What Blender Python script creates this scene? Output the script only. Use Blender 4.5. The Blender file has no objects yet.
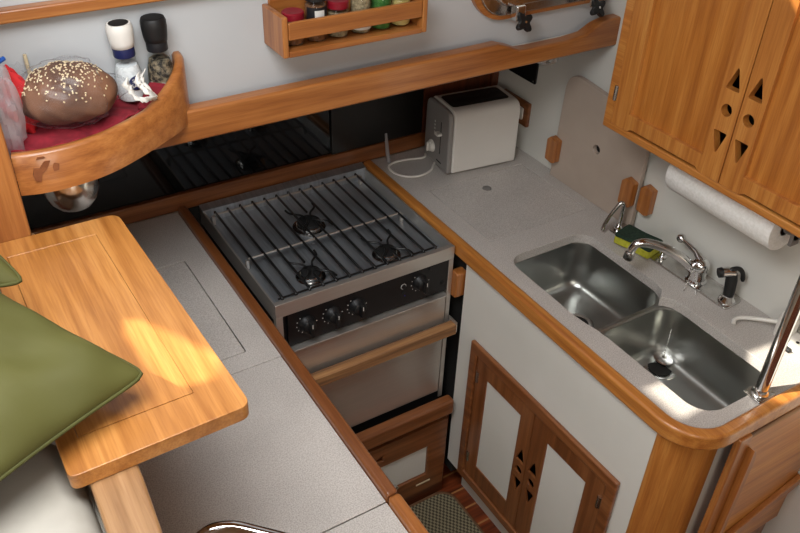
import bpy, bmesh, math, random
from mathutils import Vector, Matrix
random.seed(7)
C = bpy.context.scene
COL = C.collection
PI = math.pi

# ------------------------------------------------------------------ materials
def lin(c):
    return tuple((x/12.92 if x <= .04045 else ((x+.055)/1.055)**2.4) for x in c) + (1,)
def rgb(r, g, b): return lin((r/255, g/255, b/255))

def base(name, col, rough=.5, metal=0, **kw):
    m = bpy.data.materials.new(name); m.use_nodes = True
    p = m.node_tree.nodes['Principled BSDF']
    p.inputs['Base Color'].default_value = col
    p.inputs['Roughness'].default_value = rough
    p.inputs['Metallic'].default_value = metal
    for k, v in kw.items(): p.inputs[k.replace('_', ' ')].default_value = v
    return m

def noise_mat(name, c1, c2, rough, scale=(1, 1, 1), ns=8, detail=4, metal=0, bump=0, lo=.35, hi=.65, rr=None, coat=0, dist=0, bscale=None):
    m = base(name, c1, rough, metal)
    nt = m.node_tree; N = nt.nodes; L = nt.links; p = N['Principled BSDF']
    tc = N.new('ShaderNodeTexCoord'); mp = N.new('ShaderNodeMapping'); mp.inputs['Scale'].default_value = scale
    L.new(tc.outputs['Object'], mp.inputs['Vector'])
    n = N.new('ShaderNodeTexNoise'); n.inputs['Scale'].default_value = ns; n.inputs['Detail'].default_value = detail
    n.inputs['Distortion'].default_value = dist
    L.new(mp.outputs['Vector'], n.inputs['Vector'])
    r = N.new('ShaderNodeValToRGB'); r.color_ramp.elements[0].position = lo; r.color_ramp.elements[1].position = hi
    r.color_ramp.elements[0].color = c1; r.color_ramp.elements[1].color = c2
    L.new(n.outputs['Fac'], r.inputs['Fac']); L.new(r.outputs['Color'], p.inputs['Base Color'])
    if rr:
        mr = N.new('ShaderNodeMapRange'); mr.inputs['To Min'].default_value = rr[0]; mr.inputs['To Max'].default_value = rr[1]
        L.new(n.outputs['Fac'], mr.inputs['Value']); L.new(mr.outputs['Result'], p.inputs['Roughness'])
    if bump:
        b = N.new('ShaderNodeBump'); b.inputs['Strength'].default_value = bump; b.inputs['Distance'].default_value = .002
        L.new(n.outputs['Fac'], b.inputs['Height']); L.new(b.outputs['Normal'], p.inputs['Normal'])
    if coat: p.inputs['Coat Weight'].default_value = coat; p.inputs['Coat Roughness'].default_value = .12
    return m

_w = {}
def wood(axis='X', tone='teak', rough=.38, coat=.35):
    """varnished wood, grain running along the given axis"""
    key = (axis, tone)
    if key in _w: return _w[key]
    tones = {'teak': ((162, 100, 48), (182, 120, 62), (138, 80, 34)),
             'gold': ((180, 120, 58), (197, 138, 74), (156, 98, 42)),
             'amber': ((186, 120, 54), (202, 140, 70), (162, 96, 40)),
             'panel': ((178, 110, 44), (194, 128, 58), (158, 92, 34)),
             'dark': ((128, 76, 40), (148, 94, 54), (104, 58, 28)),
             'red': ((92, 46, 24), (124, 64, 36), (62, 28, 18)),
             'worn': ((140, 100, 64), (180, 134, 86), (84, 60, 42)),
             'pale': ((150, 112, 74), (166, 128, 90), (126, 90, 58))}
    a, b, d = [rgb(*t) for t in tones[tone]]
    m = base('wood_%s_%s' % (tone, axis), a, rough)
    nt = m.node_tree; N = nt.nodes; L = nt.links; p = N['Principled BSDF']
    tc = N.new('ShaderNodeTexCoord'); mp = N.new('ShaderNodeMapping')
    sc = {'X': (1, 26, 26), 'Y': (26, 1, 26), 'Z': (26, 26, 1)}[axis]
    mp.inputs['Scale'].default_value = sc
    L.new(tc.outputs['Object'], mp.inputs['Vector'])
    n1 = N.new('ShaderNodeTexNoise'); n1.inputs['Scale'].default_value = 2.2; n1.inputs['Detail'].default_value = 6; n1.inputs['Distortion'].default_value = .25
    n2 = N.new('ShaderNodeTexNoise'); n2.inputs['Scale'].default_value = 14; n2.inputs['Detail'].default_value = 3
    L.new(mp.outputs['Vector'], n1.inputs['Vector']); L.new(mp.outputs['Vector'], n2.inputs['Vector'])
    r = N.new('ShaderNodeValToRGB'); e = r.color_ramp.elements
    e[0].position = .3; e[0].color = d; e[1].position = .72; e[1].color = b
    k = e.new(.5); k.color = a
    L.new(n1.outputs['Fac'], r.inputs['Fac'])
    r2 = N.new('ShaderNodeValToRGB'); r2.color_ramp.elements[0].position = .38; r2.color_ramp.elements[1].position = .56
    r2.color_ramp.elements[0].color = (.82, .76, .70, 1); r2.color_ramp.elements[1].color = (1, 1, 1, 1)
    L.new(n2.outputs['Fac'], r2.inputs['Fac'])
    mx = N.new('ShaderNodeMix'); mx.data_type = 'RGBA'; mx.blend_type = 'MULTIPLY'; mx.inputs[0].default_value = .8 if tone != 'worn' else 1
    L.new(r.outputs['Color'], mx.inputs[6]); L.new(r2.outputs['Color'], mx.inputs[7])
    L.new(mx.outputs[2], p.inputs['Base Color'])
    b_ = N.new('ShaderNodeBump'); b_.inputs['Strength'].default_value = .12; b_.inputs['Distance'].default_value = .001
    L.new(n2.outputs['Fac'], b_.inputs['Height']); L.new(b_.outputs['Normal'], p.inputs['Normal'])
    if tone == 'worn': p.inputs['Roughness'].default_value = .7; coat = 0
    p.inputs['Coat Weight'].default_value = coat; p.inputs['Coat Roughness'].default_value = .15
    _w[key] = m
    return m

def speckle(name, c, c2, rough=.4):
    m = base(name, c, rough)
    nt = m.node_tree; N = nt.nodes; L = nt.links; p = N['Principled BSDF']
    tc = N.new('ShaderNodeTexCoord')
    n = N.new('ShaderNodeTexNoise'); n.inputs['Scale'].default_value = 420; n.inputs['Detail'].default_value = 2
    n2 = N.new('ShaderNodeTexNoise'); n2.inputs['Scale'].default_value = 9
    L.new(tc.outputs['Object'], n.inputs['Vector']); L.new(tc.outputs['Object'], n2.inputs['Vector'])
    r = N.new('ShaderNodeValToRGB'); r.color_ramp.elements[0].position = .36; r.color_ramp.elements[1].position = .6
    r.color_ramp.elements[0].color = c2; r.color_ramp.elements[1].color = c
    L.new(n.outputs['Fac'], r.inputs['Fac'])
    mx = N.new('ShaderNodeMix'); mx.data_type = 'RGBA'; mx.blend_type = 'MULTIPLY'; mx.inputs[0].default_value = .25
    L.new(r.outputs['Color'], mx.inputs[6]); L.new(n2.outputs['Fac'], mx.inputs[7])
    L.new(mx.outputs[2], p.inputs['Base Color'])
    return m

M = dict(
    white=noise_mat('painted_white', rgb(214, 212, 204), rgb(222, 220, 213), .45, ns=3),
    gel=noise_mat('gelcoat_white', rgb(206, 204, 196), rgb(214, 212, 205), .35, ns=2),
    gelcool=noise_mat('gelcoat_cool', rgb(184, 186, 187), rgb(191, 193, 194), .35, ns=2),
    lam=speckle('speckled_laminate', rgb(208, 202, 196), rgb(176, 168, 161), .42),
    board=noise_mat('taupe_board', rgb(168, 152, 138), rgb(178, 162, 148), .55, ns=6),
    steel=noise_mat('brushed_steel', rgb(204, 199, 192), rgb(212, 207, 200), .3, scale=(1, 120, 120), ns=6, metal=.8, rr=(.24, .42)),
    sink=noise_mat('satin_sink_steel', rgb(164, 165, 161), rgb(184, 185, 181), .3, ns=5, metal=1, rr=(.22, .36)),
    hob=noise_mat('hob_steel', rgb(176, 182, 188), rgb(196, 202, 208), .28, scale=(30, 1, 1), ns=5, metal=.85, rr=(.34, .5)),
    chrome=base('chrome', rgb(225, 225, 225), .08, 1),
    chrome2=noise_mat('worn_chrome', rgb(190, 188, 184), rgb(215, 213, 210), .2, ns=30, metal=1, rr=(.12, .3)),
    black=noise_mat('black_enamel', rgb(8, 8, 10), rgb(12, 12, 14), .42, ns=10),
    blackpl=noise_mat('black_plastic', rgb(13, 13, 14), rgb(20, 20, 21), .5, ns=20),
    iron=noise_mat('black_wire', rgb(16, 16, 16), rgb(28, 28, 28), .35, ns=30),
    acr=base('black_acrylic', rgb(9, 9, 10), .07, 0),
    acr2=noise_mat('black_panel_dull', rgb(16, 14, 12), rgb(22, 19, 16), .32, ns=4),
    dullblack=noise_mat('matt_black', rgb(10, 10, 10), rgb(18, 18, 18), .7, ns=30),
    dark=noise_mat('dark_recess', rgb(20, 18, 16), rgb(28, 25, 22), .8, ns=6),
    tw=noise_mat('toaster_white', rgb(214, 210, 203), rgb(220, 216, 209), .25, ns=4, coat=.3),
    tg=noise_mat('toaster_grey', rgb(138, 134, 130), rgb(146, 142, 138), .35, ns=4),
    wpl=noise_mat('white_plastic', rgb(222, 218, 210), rgb(230, 226, 218), .35, ns=4),
    paper=noise_mat('paper_towel', rgb(226, 224, 218), rgb(238, 236, 232), .9, ns=160, bump=.5),
    card=noise_mat('cardboard', rgb(96, 66, 42), rgb(120, 84, 56), .9, ns=20),
    green=noise_mat('green_velvet', rgb(68, 66, 18), rgb(78, 76, 25), .75, ns=5, lo=.3, hi=.7),
    green2=noise_mat('green_piping', rgb(62, 62, 18), rgb(72, 72, 24), .8, ns=20),
    cream=noise_mat('cream_upholstery', rgb(156, 151, 140), rgb(176, 170, 160), .85, ns=9, bump=.15),
    redc=noise_mat('red_cloth', rgb(116, 16, 30), rgb(140, 24, 40), .9, ns=60, bump=.4),
    redf=noise_mat('bright_red', rgb(176, 16, 24), rgb(196, 30, 34), .8, ns=20),
    redl=noise_mat('red_lid', rgb(120, 12, 28), rgb(142, 20, 38), .4, ns=10),
    crust=noise_mat('bread_crust', rgb(70, 42, 28), rgb(142, 98, 70), .8, ns=14, bump=1, lo=.3, hi=.7),
    seed=noise_mat('sesame', rgb(214, 192, 150), rgb(232, 214, 178), .6, ns=20),
    salt=noise_mat('salt_grains', rgb(214, 216, 218), rgb(236, 238, 240), .7, ns=200),
    pepper=noise_mat('pepper_corns', rgb(24, 20, 16), rgb(132, 118, 96), .7, ns=120, lo=.42, hi=.6),
    navy=noise_mat('navy_label', rgb(20, 28, 72), rgb(28, 36, 86), .5, ns=10),
    lblack=noise_mat('black_label', rgb(18, 18, 22), rgb(26, 26, 30), .5, ns=10),
    lwhite=noise_mat('white_label', rgb(206, 204, 198), rgb(220, 218, 212), .6, ns=10),
    herb=noise_mat('dried_herb', rgb(120, 104, 78), rgb(172, 156, 124), .9, ns=180),
    herbg=noise_mat('green_herb', rgb(40, 92, 34), rgb(70, 124, 52), .9, ns=120),
    yel=noise_mat('pale_yellow', rgb(206, 184, 110), rgb(218, 198, 128), .6, ns=20),
    spy=noise_mat('sponge_yellow', rgb(168, 166, 40), rgb(190, 186, 62), .95, ns=90, bump=1),
    spg=noise_mat('scourer_green', rgb(26, 46, 34), rgb(40, 60, 44), .98, ns=150, bump=1),
    brown=noise_mat('brown_spice', rgb(96, 60, 34), rgb(130, 86, 52), .9, ns=150),
    stick=noise_mat('pale_stick', rgb(196, 176, 140), rgb(210, 192, 158), .7, ns=20),
    blue=base('blue_zip', rgb(26, 74, 150), .4),
    rub=noise_mat('grey_rubber', rgb(120, 116, 112), rgb(128, 124, 120), .6, ns=10),
    screw=base('screw_head', rgb(170, 168, 160), .3, 1),
    led=base('blue_mark', rgb(30, 30, 150), .4),
    stain=noise_mat('brown_stain', rgb(118, 66, 34), rgb(140, 84, 48), .6, ns=40),
)
def glass(name, col=(1, 1, 1, 1), rough=.03, w=.25):
    m = bpy.data.materials.new(name); m.use_nodes = True
    nt = m.node_tree; N = nt.nodes; L = nt.links
    for n in list(N): N.remove(n)
    o = N.new('ShaderNodeOutputMaterial'); t = N.new('ShaderNodeBsdfTransparent'); t.inputs[0].default_value = col
    g = N.new('ShaderNodeBsdfGlossy'); g.inputs['Roughness'].default_value = rough
    lw = N.new('ShaderNodeLayerWeight'); f = N.new('ShaderNodeMath'); f.operation = 'POWER'; f.inputs[1].default_value = 4; L.new(lw.outputs['Facing'], f.inputs[0])
    f2 = N.new('ShaderNodeMath'); f2.operation = 'MULTIPLY'; f2.inputs[1].default_value = .5; L.new(f.outputs[0], f2.inputs[0]); f = f2
    ad = N.new('ShaderNodeMath'); ad.operation = 'ADD'; ad.inputs[1].default_value = w
    L.new(f.outputs[0], ad.inputs[0])
    mx = N.new('ShaderNodeMixShader'); L.new(ad.outputs[0], mx.inputs[0]); L.new(t.outputs[0], mx.inputs[1]); L.new(g.outputs[0], mx.inputs[2])
    L.new(mx.outputs[0], o.inputs[0])
    return m
M['glass'] = glass('clear_glass', (.975, .99, .98, 1), .03, .03)
M['pane'] = glass('window_glass', (.9, .92, .92, 1), .02, .05)
M['film'] = glass('clear_plastic_film', (.995, .995, 1, 1), .3, .02)
M['filmw'] = glass('milky_plastic_film', (.95, .95, .96, 1), .3, .06)
def _milky(m, f):
    nt = m.node_tree; N = nt.nodes; L = nt.links; o = next(n for n in N if n.type == 'OUTPUT_MATERIAL'); src = o.inputs[0].links[0].from_socket
    d = N.new('ShaderNodeBsdfTranslucent'); d.inputs[0].default_value = (.85, .85, .87, 1); e = N.new('ShaderNodeBsdfDiffuse'); e.inputs[0].default_value = (.85, .85, .87, 1)
    a = N.new('ShaderNodeMixShader'); L.new(d.outputs[0], a.inputs[1]); L.new(e.outputs[0], a.inputs[2])
    b = N.new('ShaderNodeMixShader'); b.inputs[0].default_value = f; L.new(src, b.inputs[1]); L.new(a.outputs[0], b.inputs[2]); L.new(b.outputs[0], o.inputs[0])
_milky(M['filmw'], .35); _milky(M['film'], .02)

# floor material: teak planks with pale seams (across y)
def plank_mat():
    m = base('sole_planks', rgb(110, 50, 24), .4)
    nt = m.node_tree; N = nt.nodes; L = nt.links; p = N['Principled BSDF']
    tc = N.new('ShaderNodeTexCoord'); sx = N.new('ShaderNodeSeparateXYZ'); L.new(tc.outputs['Object'], sx.inputs[0])
    a = N.new('ShaderNodeMath'); a.operation = 'ADD'; a.inputs[1].default_value = 10 + .0116
    L.new(sx.outputs['Y'], a.inputs[0])
    d = N.new('ShaderNodeMath'); d.operation = 'DIVIDE'; d.inputs[1].default_value = .068; L.new(a.outputs[0], d.inputs[0])
    fr = N.new('ShaderNodeMath'); fr.operation = 'FRACT'; L.new(d.outputs[0], fr.inputs[0])
    lt = N.new('ShaderNodeMath'); lt.operation = 'LESS_THAN'; lt.inputs[1].default_value = .09; L.new(fr.outputs[0], lt.inputs[0])
    fl = N.new('ShaderNodeMath'); fl.operation = 'FLOOR'; L.new(d.outputs[0], fl.inputs[0])
    cb = N.new('ShaderNodeCombineXYZ'); L.new(fl.outputs[0], cb.inputs[2])
    mp = N.new('ShaderNodeMapping'); mp.inputs['Scale'].default_value = (2, 30, 1); L.new(tc.outputs['Object'], mp.inputs['Vector'])
    ad = N.new('ShaderNodeVectorMath'); L.new(mp.outputs[0], ad.inputs[0]); L.new(cb.outputs[0], ad.inputs[1])
    n = N.new('ShaderNodeTexNoise'); n.inputs['Scale'].default_value = 2; L.new(ad.outputs[0], n.inputs['Vector'])
    r = N.new('ShaderNodeValToRGB'); r.color_ramp.elements[0].color = rgb(78, 30, 14); r.color_ramp.elements[1].color = rgb(140, 66, 32)
    r.color_ramp.elements[0].position = .3; r.color_ramp.elements[1].position = .7
    L.new(n.outputs['Fac'], r.inputs[0])
    mx = N.new('ShaderNodeMix'); mx.data_type = 'RGBA'; L.new(lt.outputs[0], mx.inputs[0]); L.new(r.outputs[0], mx.inputs[6]); mx.inputs[7].default_value = rgb(176, 122, 74)
    L.new(mx.outputs[2], p.inputs['Base Color'])
    return m
M['sole'] = plank_mat()

def rug_mat():
    m = base('woven_rug', rgb(96, 88, 68), .95)
    nt = m.node_tree; N = nt.nodes; L = nt.links; p = N['Principled BSDF']
    tc = N.new('ShaderNodeTexCoord'); mp = N.new('ShaderNodeMapping'); mp.inputs['Scale'].default_value = (150, 110, 0)
    L.new(tc.outputs['Object'], mp.inputs[0])
    n = N.new('ShaderNodeTexChecker'); n.inputs['Scale'].default_value = 1
    n.inputs[1].default_value = rgb(74, 66, 50); n.inputs[2].default_value = rgb(140, 130, 104)
    L.new(mp.outputs[0], n.inputs[0]); L.new(n.outputs[0], p.inputs['Base Color'])
    return m
M['rug'] = rug_mat()

# ------------------------------------------------------------------ mesh builder
class B:
    def __init__(s): s.b = bmesh.new()
    def box(s, x0, x1, y0, y1, z0, z1):
        v = [s.b.verts.new((x, y, z)) for x in (x0, x1) for y in (y0, y1) for z in (z0, z1)]
        for f in ((0, 1, 3, 2), (4, 6, 7, 5), (0, 4, 5, 1), (2, 3, 7, 6), (0, 2, 6, 4), (1, 5, 7, 3)):
            s.b.faces.new([v[i] for i in f])
        return s
    def hexa(s, v8):
        v = [s.b.verts.new(p) for p in v8]
        for f in ((0, 1, 3, 2), (4, 6, 7, 5), (0, 4, 5, 1), (2, 3, 7, 6), (0, 2, 6, 4), (1, 5, 7, 3)):
            s.b.faces.new([v[i] for i in f])
        return s
    def prism(s, poly, axis, a, b, holes=()):
        f3 = {'z': lambda u, v, w: (u, v, w), 'x': lambda u, v, w: (w, u, v), 'y': lambda u, v, w: (u, w, v)}[axis]
        t = bmesh.new(); edges = []
        for loop in [poly] + list(holes):
            vs = [t.verts.new(f3(u, v, a)) for u, v in loop]
            edges += [t.edges.new((vs[i], vs[(i+1) % len(vs)])) for i in range(len(vs))]
        bmesh.ops.triangle_fill(t, use_beauty=True, use_dissolve=False, edges=edges)
        bmesh.ops.dissolve_limit(t, angle_limit=.01, verts=t.verts[:], edges=t.edges[:], use_dissolve_boundaries=False)
        d = Vector(f3(0, 0, b-a))
        r = bmesh.ops.extrude_face_region(t, geom=t.faces[:])
        # keep the original cap
        vs = [g for g in r['geom'] if isinstance(g, bmesh.types.BMVert)]
        bmesh.ops.translate(t, vec=d, verts=vs)
        # extrude_face_region removes the base faces when they are a whole: rebuild if open
        if any(len(e.link_faces) < 2 for e in t.edges):
            bmesh.ops.holes_fill(t, edges=[e for e in t.edges if len(e.link_faces) < 2], sides=0)
        bmesh.ops.recalc_face_normals(t, faces=t.faces[:])
        s.merge(t)
        return s
    def merge(s, t):
        me = bpy.data.meshes.new('tmp'); t.to_mesh(me); t.free(); s.b.from_mesh(me); bpy.data.meshes.remove(me)
    def tube(s, pts, r, n=12, closed=False, caps=True):
        P = [Vector(p) for p in pts]; k = len(P)
        R = r if isinstance(r, (list, tuple)) else [r]*k
        rings = []; up = None
        for i in range(k):
            a = P[i-1] if (i > 0 or closed) else P[i]; c = P[(i+1) % k] if (i < k-1 or closed) else P[i]
            t = (c-a).normalized()
            if up is None: up = t.orthogonal().normalized()
            up = (up - t*up.dot(t)).normalized(); w = t.cross(up)
            rings.append([s.b.verts.new(P[i] + (up*math.cos(2*PI*j/n) + w*math.sin(2*PI*j/n))*R[i]) for j in range(n)])
        for i in range(k if closed else k-1):
            A, D = rings[i], rings[(i+1) % k]
            for j in range(n): s.b.faces.new((A[j], A[(j+1) % n], D[(j+1) % n], D[j]))
        if caps and not closed:
            s.b.faces.new(rings[0][::-1]); s.b.faces.new(rings[-1])
        return s
    def lathe(s, c, prof, n=28, axis=(0, 0, 1)):
        """prof: list of (radius, height along axis) from centre c"""
        q = Vector((0, 0, 1)).rotation_difference(Vector(axis).normalized()); c = Vector(c)
        rings = []
        for r, h in prof:
            if r < 1e-6: rings.append([s.b.verts.new(c + q @ Vector((0, 0, h)))])
            else: rings.append([s.b.verts.new(c + q @ Vector((r*math.cos(2*PI*j/n), r*math.sin(2*PI*j/n), h))) for j in range(n)])
        for A, D in zip(rings, rings[1:]):
            for j in range(n):
                a, b, c_, d = A[j % len(A)], A[(j+1) % len(A)], D[(j+1) % len(D)], D[j % len(D)]
                u = []
                for v in (a, b, c_, d):
                    if v not in u: u.append(v)
                if len(u) > 2: s.b.faces.new(u)
        if len(rings[0]) > 1: s.b.faces.new(rings[0][::-1])
        if len(rings[-1]) > 1: s.b.faces.new(rings[-1])
        return s
    def ell(s, c, r, n=20, fn=None, rot=None):
        t = bmesh.new(); bmesh.ops.create_uvsphere(t, u_segments=n, v_segments=max(6, n*2//3), radius=1)
        for v in t.verts:
            p = Vector((v.co.x*r[0], v.co.y*r[1], v.co.z*r[2]))
            if fn: p = fn(p, v.co.copy())
            if rot: p = rot @ p
            v.co = p + Vector(c)
        s.merge(t); return s
    def rings(s, loops, cap0=False, cap1=True):
        R = [[s.b.verts.new(p) for p in l] for l in loops]
        for A, D in zip(R, R[1:]):
            n = len(A)
            for j in range(n): s.b.faces.new((A[j], A[(j+1) % n], D[(j+1) % n], D[j]))
        if cap0: s.b.faces.new(R[0][::-1])
        if cap1: s.b.faces.new(R[-1])
        return s
    def xf(s, m):
        bmesh.ops.transform(s.b, matrix=m, verts=s.b.verts[:]); return s

def rrect(u0, u1, v0, v1, r, n=6):
    out = []
    for cu, cv, a0 in ((u1-r, v1-r, 0), (u0+r, v1-r, PI/2), (u0+r, v0+r, PI), (u1-r, v0+r, 1.5*PI)):
        for i in range(n+1):
            a = a0 + PI/2*i/n
            out.append((cu + r*math.cos(a), cv + r*math.sin(a)))
    return out
def circ(cu, cv, r, n=20): return [(cu + r*math.cos(2*PI*i/n), cv + r*math.sin(2*PI*i/n)) for i in range(n)]
def fillet(pts, radii, n=6):
    out = []; k = len(pts)
    for i in range(k):
        r = radii[i] if isinstance(radii, (list, tuple)) else radii
        p = Vector(pts[i]); a = Vector(pts[i-1]); c = Vector(pts[(i+1) % k])
        if r <= 0: out.append(tuple(p)); continue
        da = (a-p).normalized(); dc = (c-p).normalized()
        half = da.angle(dc)/2; t = min(r/math.tan(half), (a-p).length*.49, (c-p).length*.49)
        A = p+da*t; D = p+dc*t
        for j in range(n+1):
            u = j/n; out.append(tuple(A*(1-u)**2 + p*2*u*(1-u) + D*u*u))
    return out
def bez(pts, n=10):
    """Catmull-Rom through pts"""
    P = [Vector(p) for p in pts]; P = [P[0]*2-P[1]] + P + [P[-1]*2-P[-2]]; out = []
    for i in range(1, len(P)-2):
        for j in range(n):
            t = j/n; a, b, c, d = P[i-1:i+3]
            out.append(.5*((2*b) + (c-a)*t + (2*a-5*b+4*c-d)*t*t + (3*b-a-3*c+d)*t**3))
    out.append(P[-2]); return out

def world_loc(o):
    v = Vector(o.location)
    while o.parent: o = o.parent; v += Vector(o.location)
    return v
def obj(name, b, mat, parent=None, bevel=0, smooth=35, seg=2, org=None):
    bm = b.b; bm.normal_update()
    bmesh.ops.recalc_face_normals(bm, faces=bm.faces[:])
    if parent is None:
        if org is None:
            xs = [v.co.x for v in bm.verts]; ys = [v.co.y for v in bm.verts]; zs = [v.co.z for v in bm.verts]
            org = Vector(((min(xs)+max(xs))/2, (min(ys)+max(ys))/2, min(zs)))
        off = Vector(org)
    else: off = world_loc(parent)
    bmesh.ops.translate(bm, vec=-off, verts=bm.verts[:])
    me = bpy.data.meshes.new(name); bm.to_mesh(me); bm.free()
    if mat: me.materials.append(mat)
    for p in me.polygons: p.use_smooth = True
    me.set_sharp_from_angle(angle=math.radians(smooth))
    o = bpy.data.objects.new(name, me); COL.objects.link(o)
    if parent: o.parent = parent
    else: o.location = off
    if bevel:
        m = o.modifiers.new('Bevel', 'BEVEL'); m.width = bevel; m.segments = seg; m.limit_method = 'ANGLE'; m.angle_limit = math.radians(40); m.harden_normals = True
    return o
def tag(o, label, cat, group=None):
    o['label'] = label; o['category'] = cat
    if group: o['group'] = group
    return o
def thing(name, loc, label, cat, group=None):
    o = bpy.data.objects.new(name, None); COL.objects.link(o); o.location = loc; o.empty_display_size = .02
    return tag(o, label, cat, group)
def struct(name, b, mat, **k):
    o = obj(name, b, mat, **k); o['kind'] = 'structure'; return o

# ------------------------------------------------------------------ camera
cd = bpy.data.cameras.new('camera'); cam = bpy.data.objects.new('camera', cd); COL.objects.link(cam)
rt = Vector((.851112, -.523946, .032991)); dn = Vector((-.286705, -.516535, -.80684)); fw = Vector((.439782, .677253, -.589848))
mw = Matrix.Identity(4)
for i, a in enumerate((rt, -dn, -fw)):
    for j in range(3): mw[j][i] = a[j]
mw[0][3], mw[1][3], mw[2][3] = 0, 0, 2.08
cam.matrix_world = mw
cd.sensor_width = 36; cd.lens = 818.856/800*36; cd.clip_start = .02
C.camera = cam

FZ = -.05
# ------------------------------------------------------------------ the setting
struct('floor', B().box(-1.2, 2.2, -1.2, 1.95, FZ-.03, FZ), M['sole'])
# ceiling with its deck hatch and added openings shaped to cast the sun patches
holes = [[(-.30, .30), (.45, .30), (.45, 1.0), (-.30, 1.0)],
         [(-.797, 1.343), (-.745, 1.29), (-.679, 1.168), (-.70, 1.13), (-.775, 1.14), (-.80, 1.17), (-.815, 1.29)],
         [(-.27, 1.25), (.16, 1.20), (.16, 1.03), (-.03, 1.03), (-.10, 1.14), (-.27, 1.14)],
         [(-.93, 1.36), (-.79, 1.37), (-.765, 1.30), (-.83, 1.22), (-.93, 1.22)][::-1],
         [(.62, 1.02), (.70, 1.085), (.74, 1.085), (.90, 1.0), (.90, .9)]]
holes[3] = [(-.96, 1.38), (-.83, 1.38), (-.83, 1.30), (-.96, 1.24)]
struct('ceiling', B().prism([(-1.2, -1.2), (1.9, -1.2), (1.9, 1.46), (-1.2, 1.46)], 'z', 2.25, 2.29, holes), wood('X', 'dark'))
# cabin side (above the fiddle rail) with the port opening
port = rrect(1.14, 1.59, 1.485, 1.602, .055, 8)
struct('wall_back', B().prism([(-1.2, 1.345), (1.9, 1.345), (1.9, 2.25), (-1.2, 2.25)], 'y', 1.455, 1.49, [port]), M['gelcool'])
struct('trim_ledge', B().box(-1.2, 1.524, 1.4305, 1.4545, 1.345, 1.362), M['gel'])
struct('wall_deck_underside', B().box(-1.2, 1.525, 1.4305, 1.95, 1.325, 1.3445), wood('X', 'dark'))
struct('wall_hull', B().box(-1.2, 1.56, 1.89, 1.95, FZ, 1.3245), M['gel'])
struct('wall_right', B().box(1.525, 1.56, .25, 1.89, FZ, 2.25), M['gel'])
struct('wall_left', B().box(-1.24, -1.2, -1.2, 1.95, FZ, 2.25), M['gel'])
struct('wall_front', B().box(-1.2, 1.9, -1.24, -1.2, FZ, 2.25), M['gel'])
struct('wall_companionway', B().box(1.9, 1.94, -1.2, .25, FZ, 2.25).box(1.56, 1.94, .25, .29, FZ, 2.25), M['gel'])
struct('trim_upper', B().box(-1.2, 1.3, 1.43, 1.455, 1.594, 1.616), wood('X', 'teak'), bevel=.004)
# fiddle rail along the base of the cabin side, with its stepped top
prof = [(-.4, 1.325), (1.54, 1.325), (1.54, 1.398), (1.49, 1.397), (1.45, 1.388), (1.415, 1.371), (1.36, 1.366), (1.25, 1.366), (1.215, 1.368), (1.185, 1.381), (1.15, 1.392), (1.10, 1.391), (-.4, 1.388)]
prof = [(x, z+.007) for x, z in prof]
struct('trim_rail', B().prism(prof, 'y', 1.396, 1.43), wood('X', 'teak'), bevel=.006, seg=3)

# ------------------------------------------------------------------ back panels behind the counter
t = thing('back_locker_front', (1.0, 1.865, .9), 'black glossy panel row behind the stove with a reddish wooden end section', 'locker panel')
obj('panel', B().box(-.4, .955, 1.862, 1.87, .949, 1.324), M['acr'], t)
o = obj('panel', B().box(.957, 1.262, 1.855, 1.87, .949, 1.324), M['acr2'], t); o['label'] = 'dull black panel'
o = obj('end_panel', B().box(1.264, 1.524, 1.85, 1.87, .949, 1.324), wood('Z', 'red'), t)
obj('edge_strip', B().box(1.50, 1.524, 1.836, 1.8495, .901, 1.324), wood('Z', 'red'), t, bevel=.002)
tag(obj('back_fiddle', B().box(-.4, 1.524, 1.85, 1.89, .9, .948), wood('X', 'dark'), bevel=.004),
    'long low wooden upstand along the back of the counters and stove', 'wood trim')
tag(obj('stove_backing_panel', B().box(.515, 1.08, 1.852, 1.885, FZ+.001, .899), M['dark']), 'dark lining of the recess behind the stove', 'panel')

# ------------------------------------------------------------------ left counter
lc = thing('icebox_cabinet', (.29, 1.1, FZ), 'low cabinet carrying the left counter, left of the stove', 'cabinet')
obj('side_panel', B().box(.497, .513, .35, 1.849, FZ, .8675), M['white'], lc)
obj('end_panel', B().box(.10, .497, .35, .366, FZ, .874), M['white'], lc)
o = B().prism([(.10, 1.2045), (.4925, 1.2045), (.4925, 1.85), (.10, 1.85)], 'z', .874, .9, [rrect(.20, .4345, 1.2535, 1.6305, .004, 2)])
rc = tag(obj('rear_countertop', o, M['lam'], bevel=.0012, seg=1), 'speckled grey laminate worktop left of the stove around a square lid', 'countertop')
obj('lid', B().prism(rrect(.2018, .4327, 1.2553, 1.6287, .003, 2), 'z', .874, .8996), M['lam'], rc, bevel=.0012, seg=1)
tag(obj('middle_countertop', B().box(.10, .4925, .7723, 1.2035, .874, .9), M['lam'], bevel=.0012, seg=1),
    'large speckled grey counter slab in front of the wooden table leaf', 'countertop')
tag(obj('front_countertop', B().box(.10, .4925, .35, .7703, .874, .9), M['lam'], bevel=.0012, seg=1),
    'nearest speckled grey counter slab beyond the dark seam, at the bottom edge', 'countertop')
tag(obj('counter_edge_trim', B().box(.4935, .518, .772, 1.85, .868, .915), wood('Y', 'dark'), bevel=.007, seg=3),
    'long raised wooden edge strip between the left counter and the stove', 'wood trim')
tag(obj('counter_edge_trim', B().box(.4935, .518, .35, .7705, .868, .915), wood('Y', 'teak'), bevel=.007, seg=3),
    'short near piece of raised wooden counter edge after the joint', 'wood trim')

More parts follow.
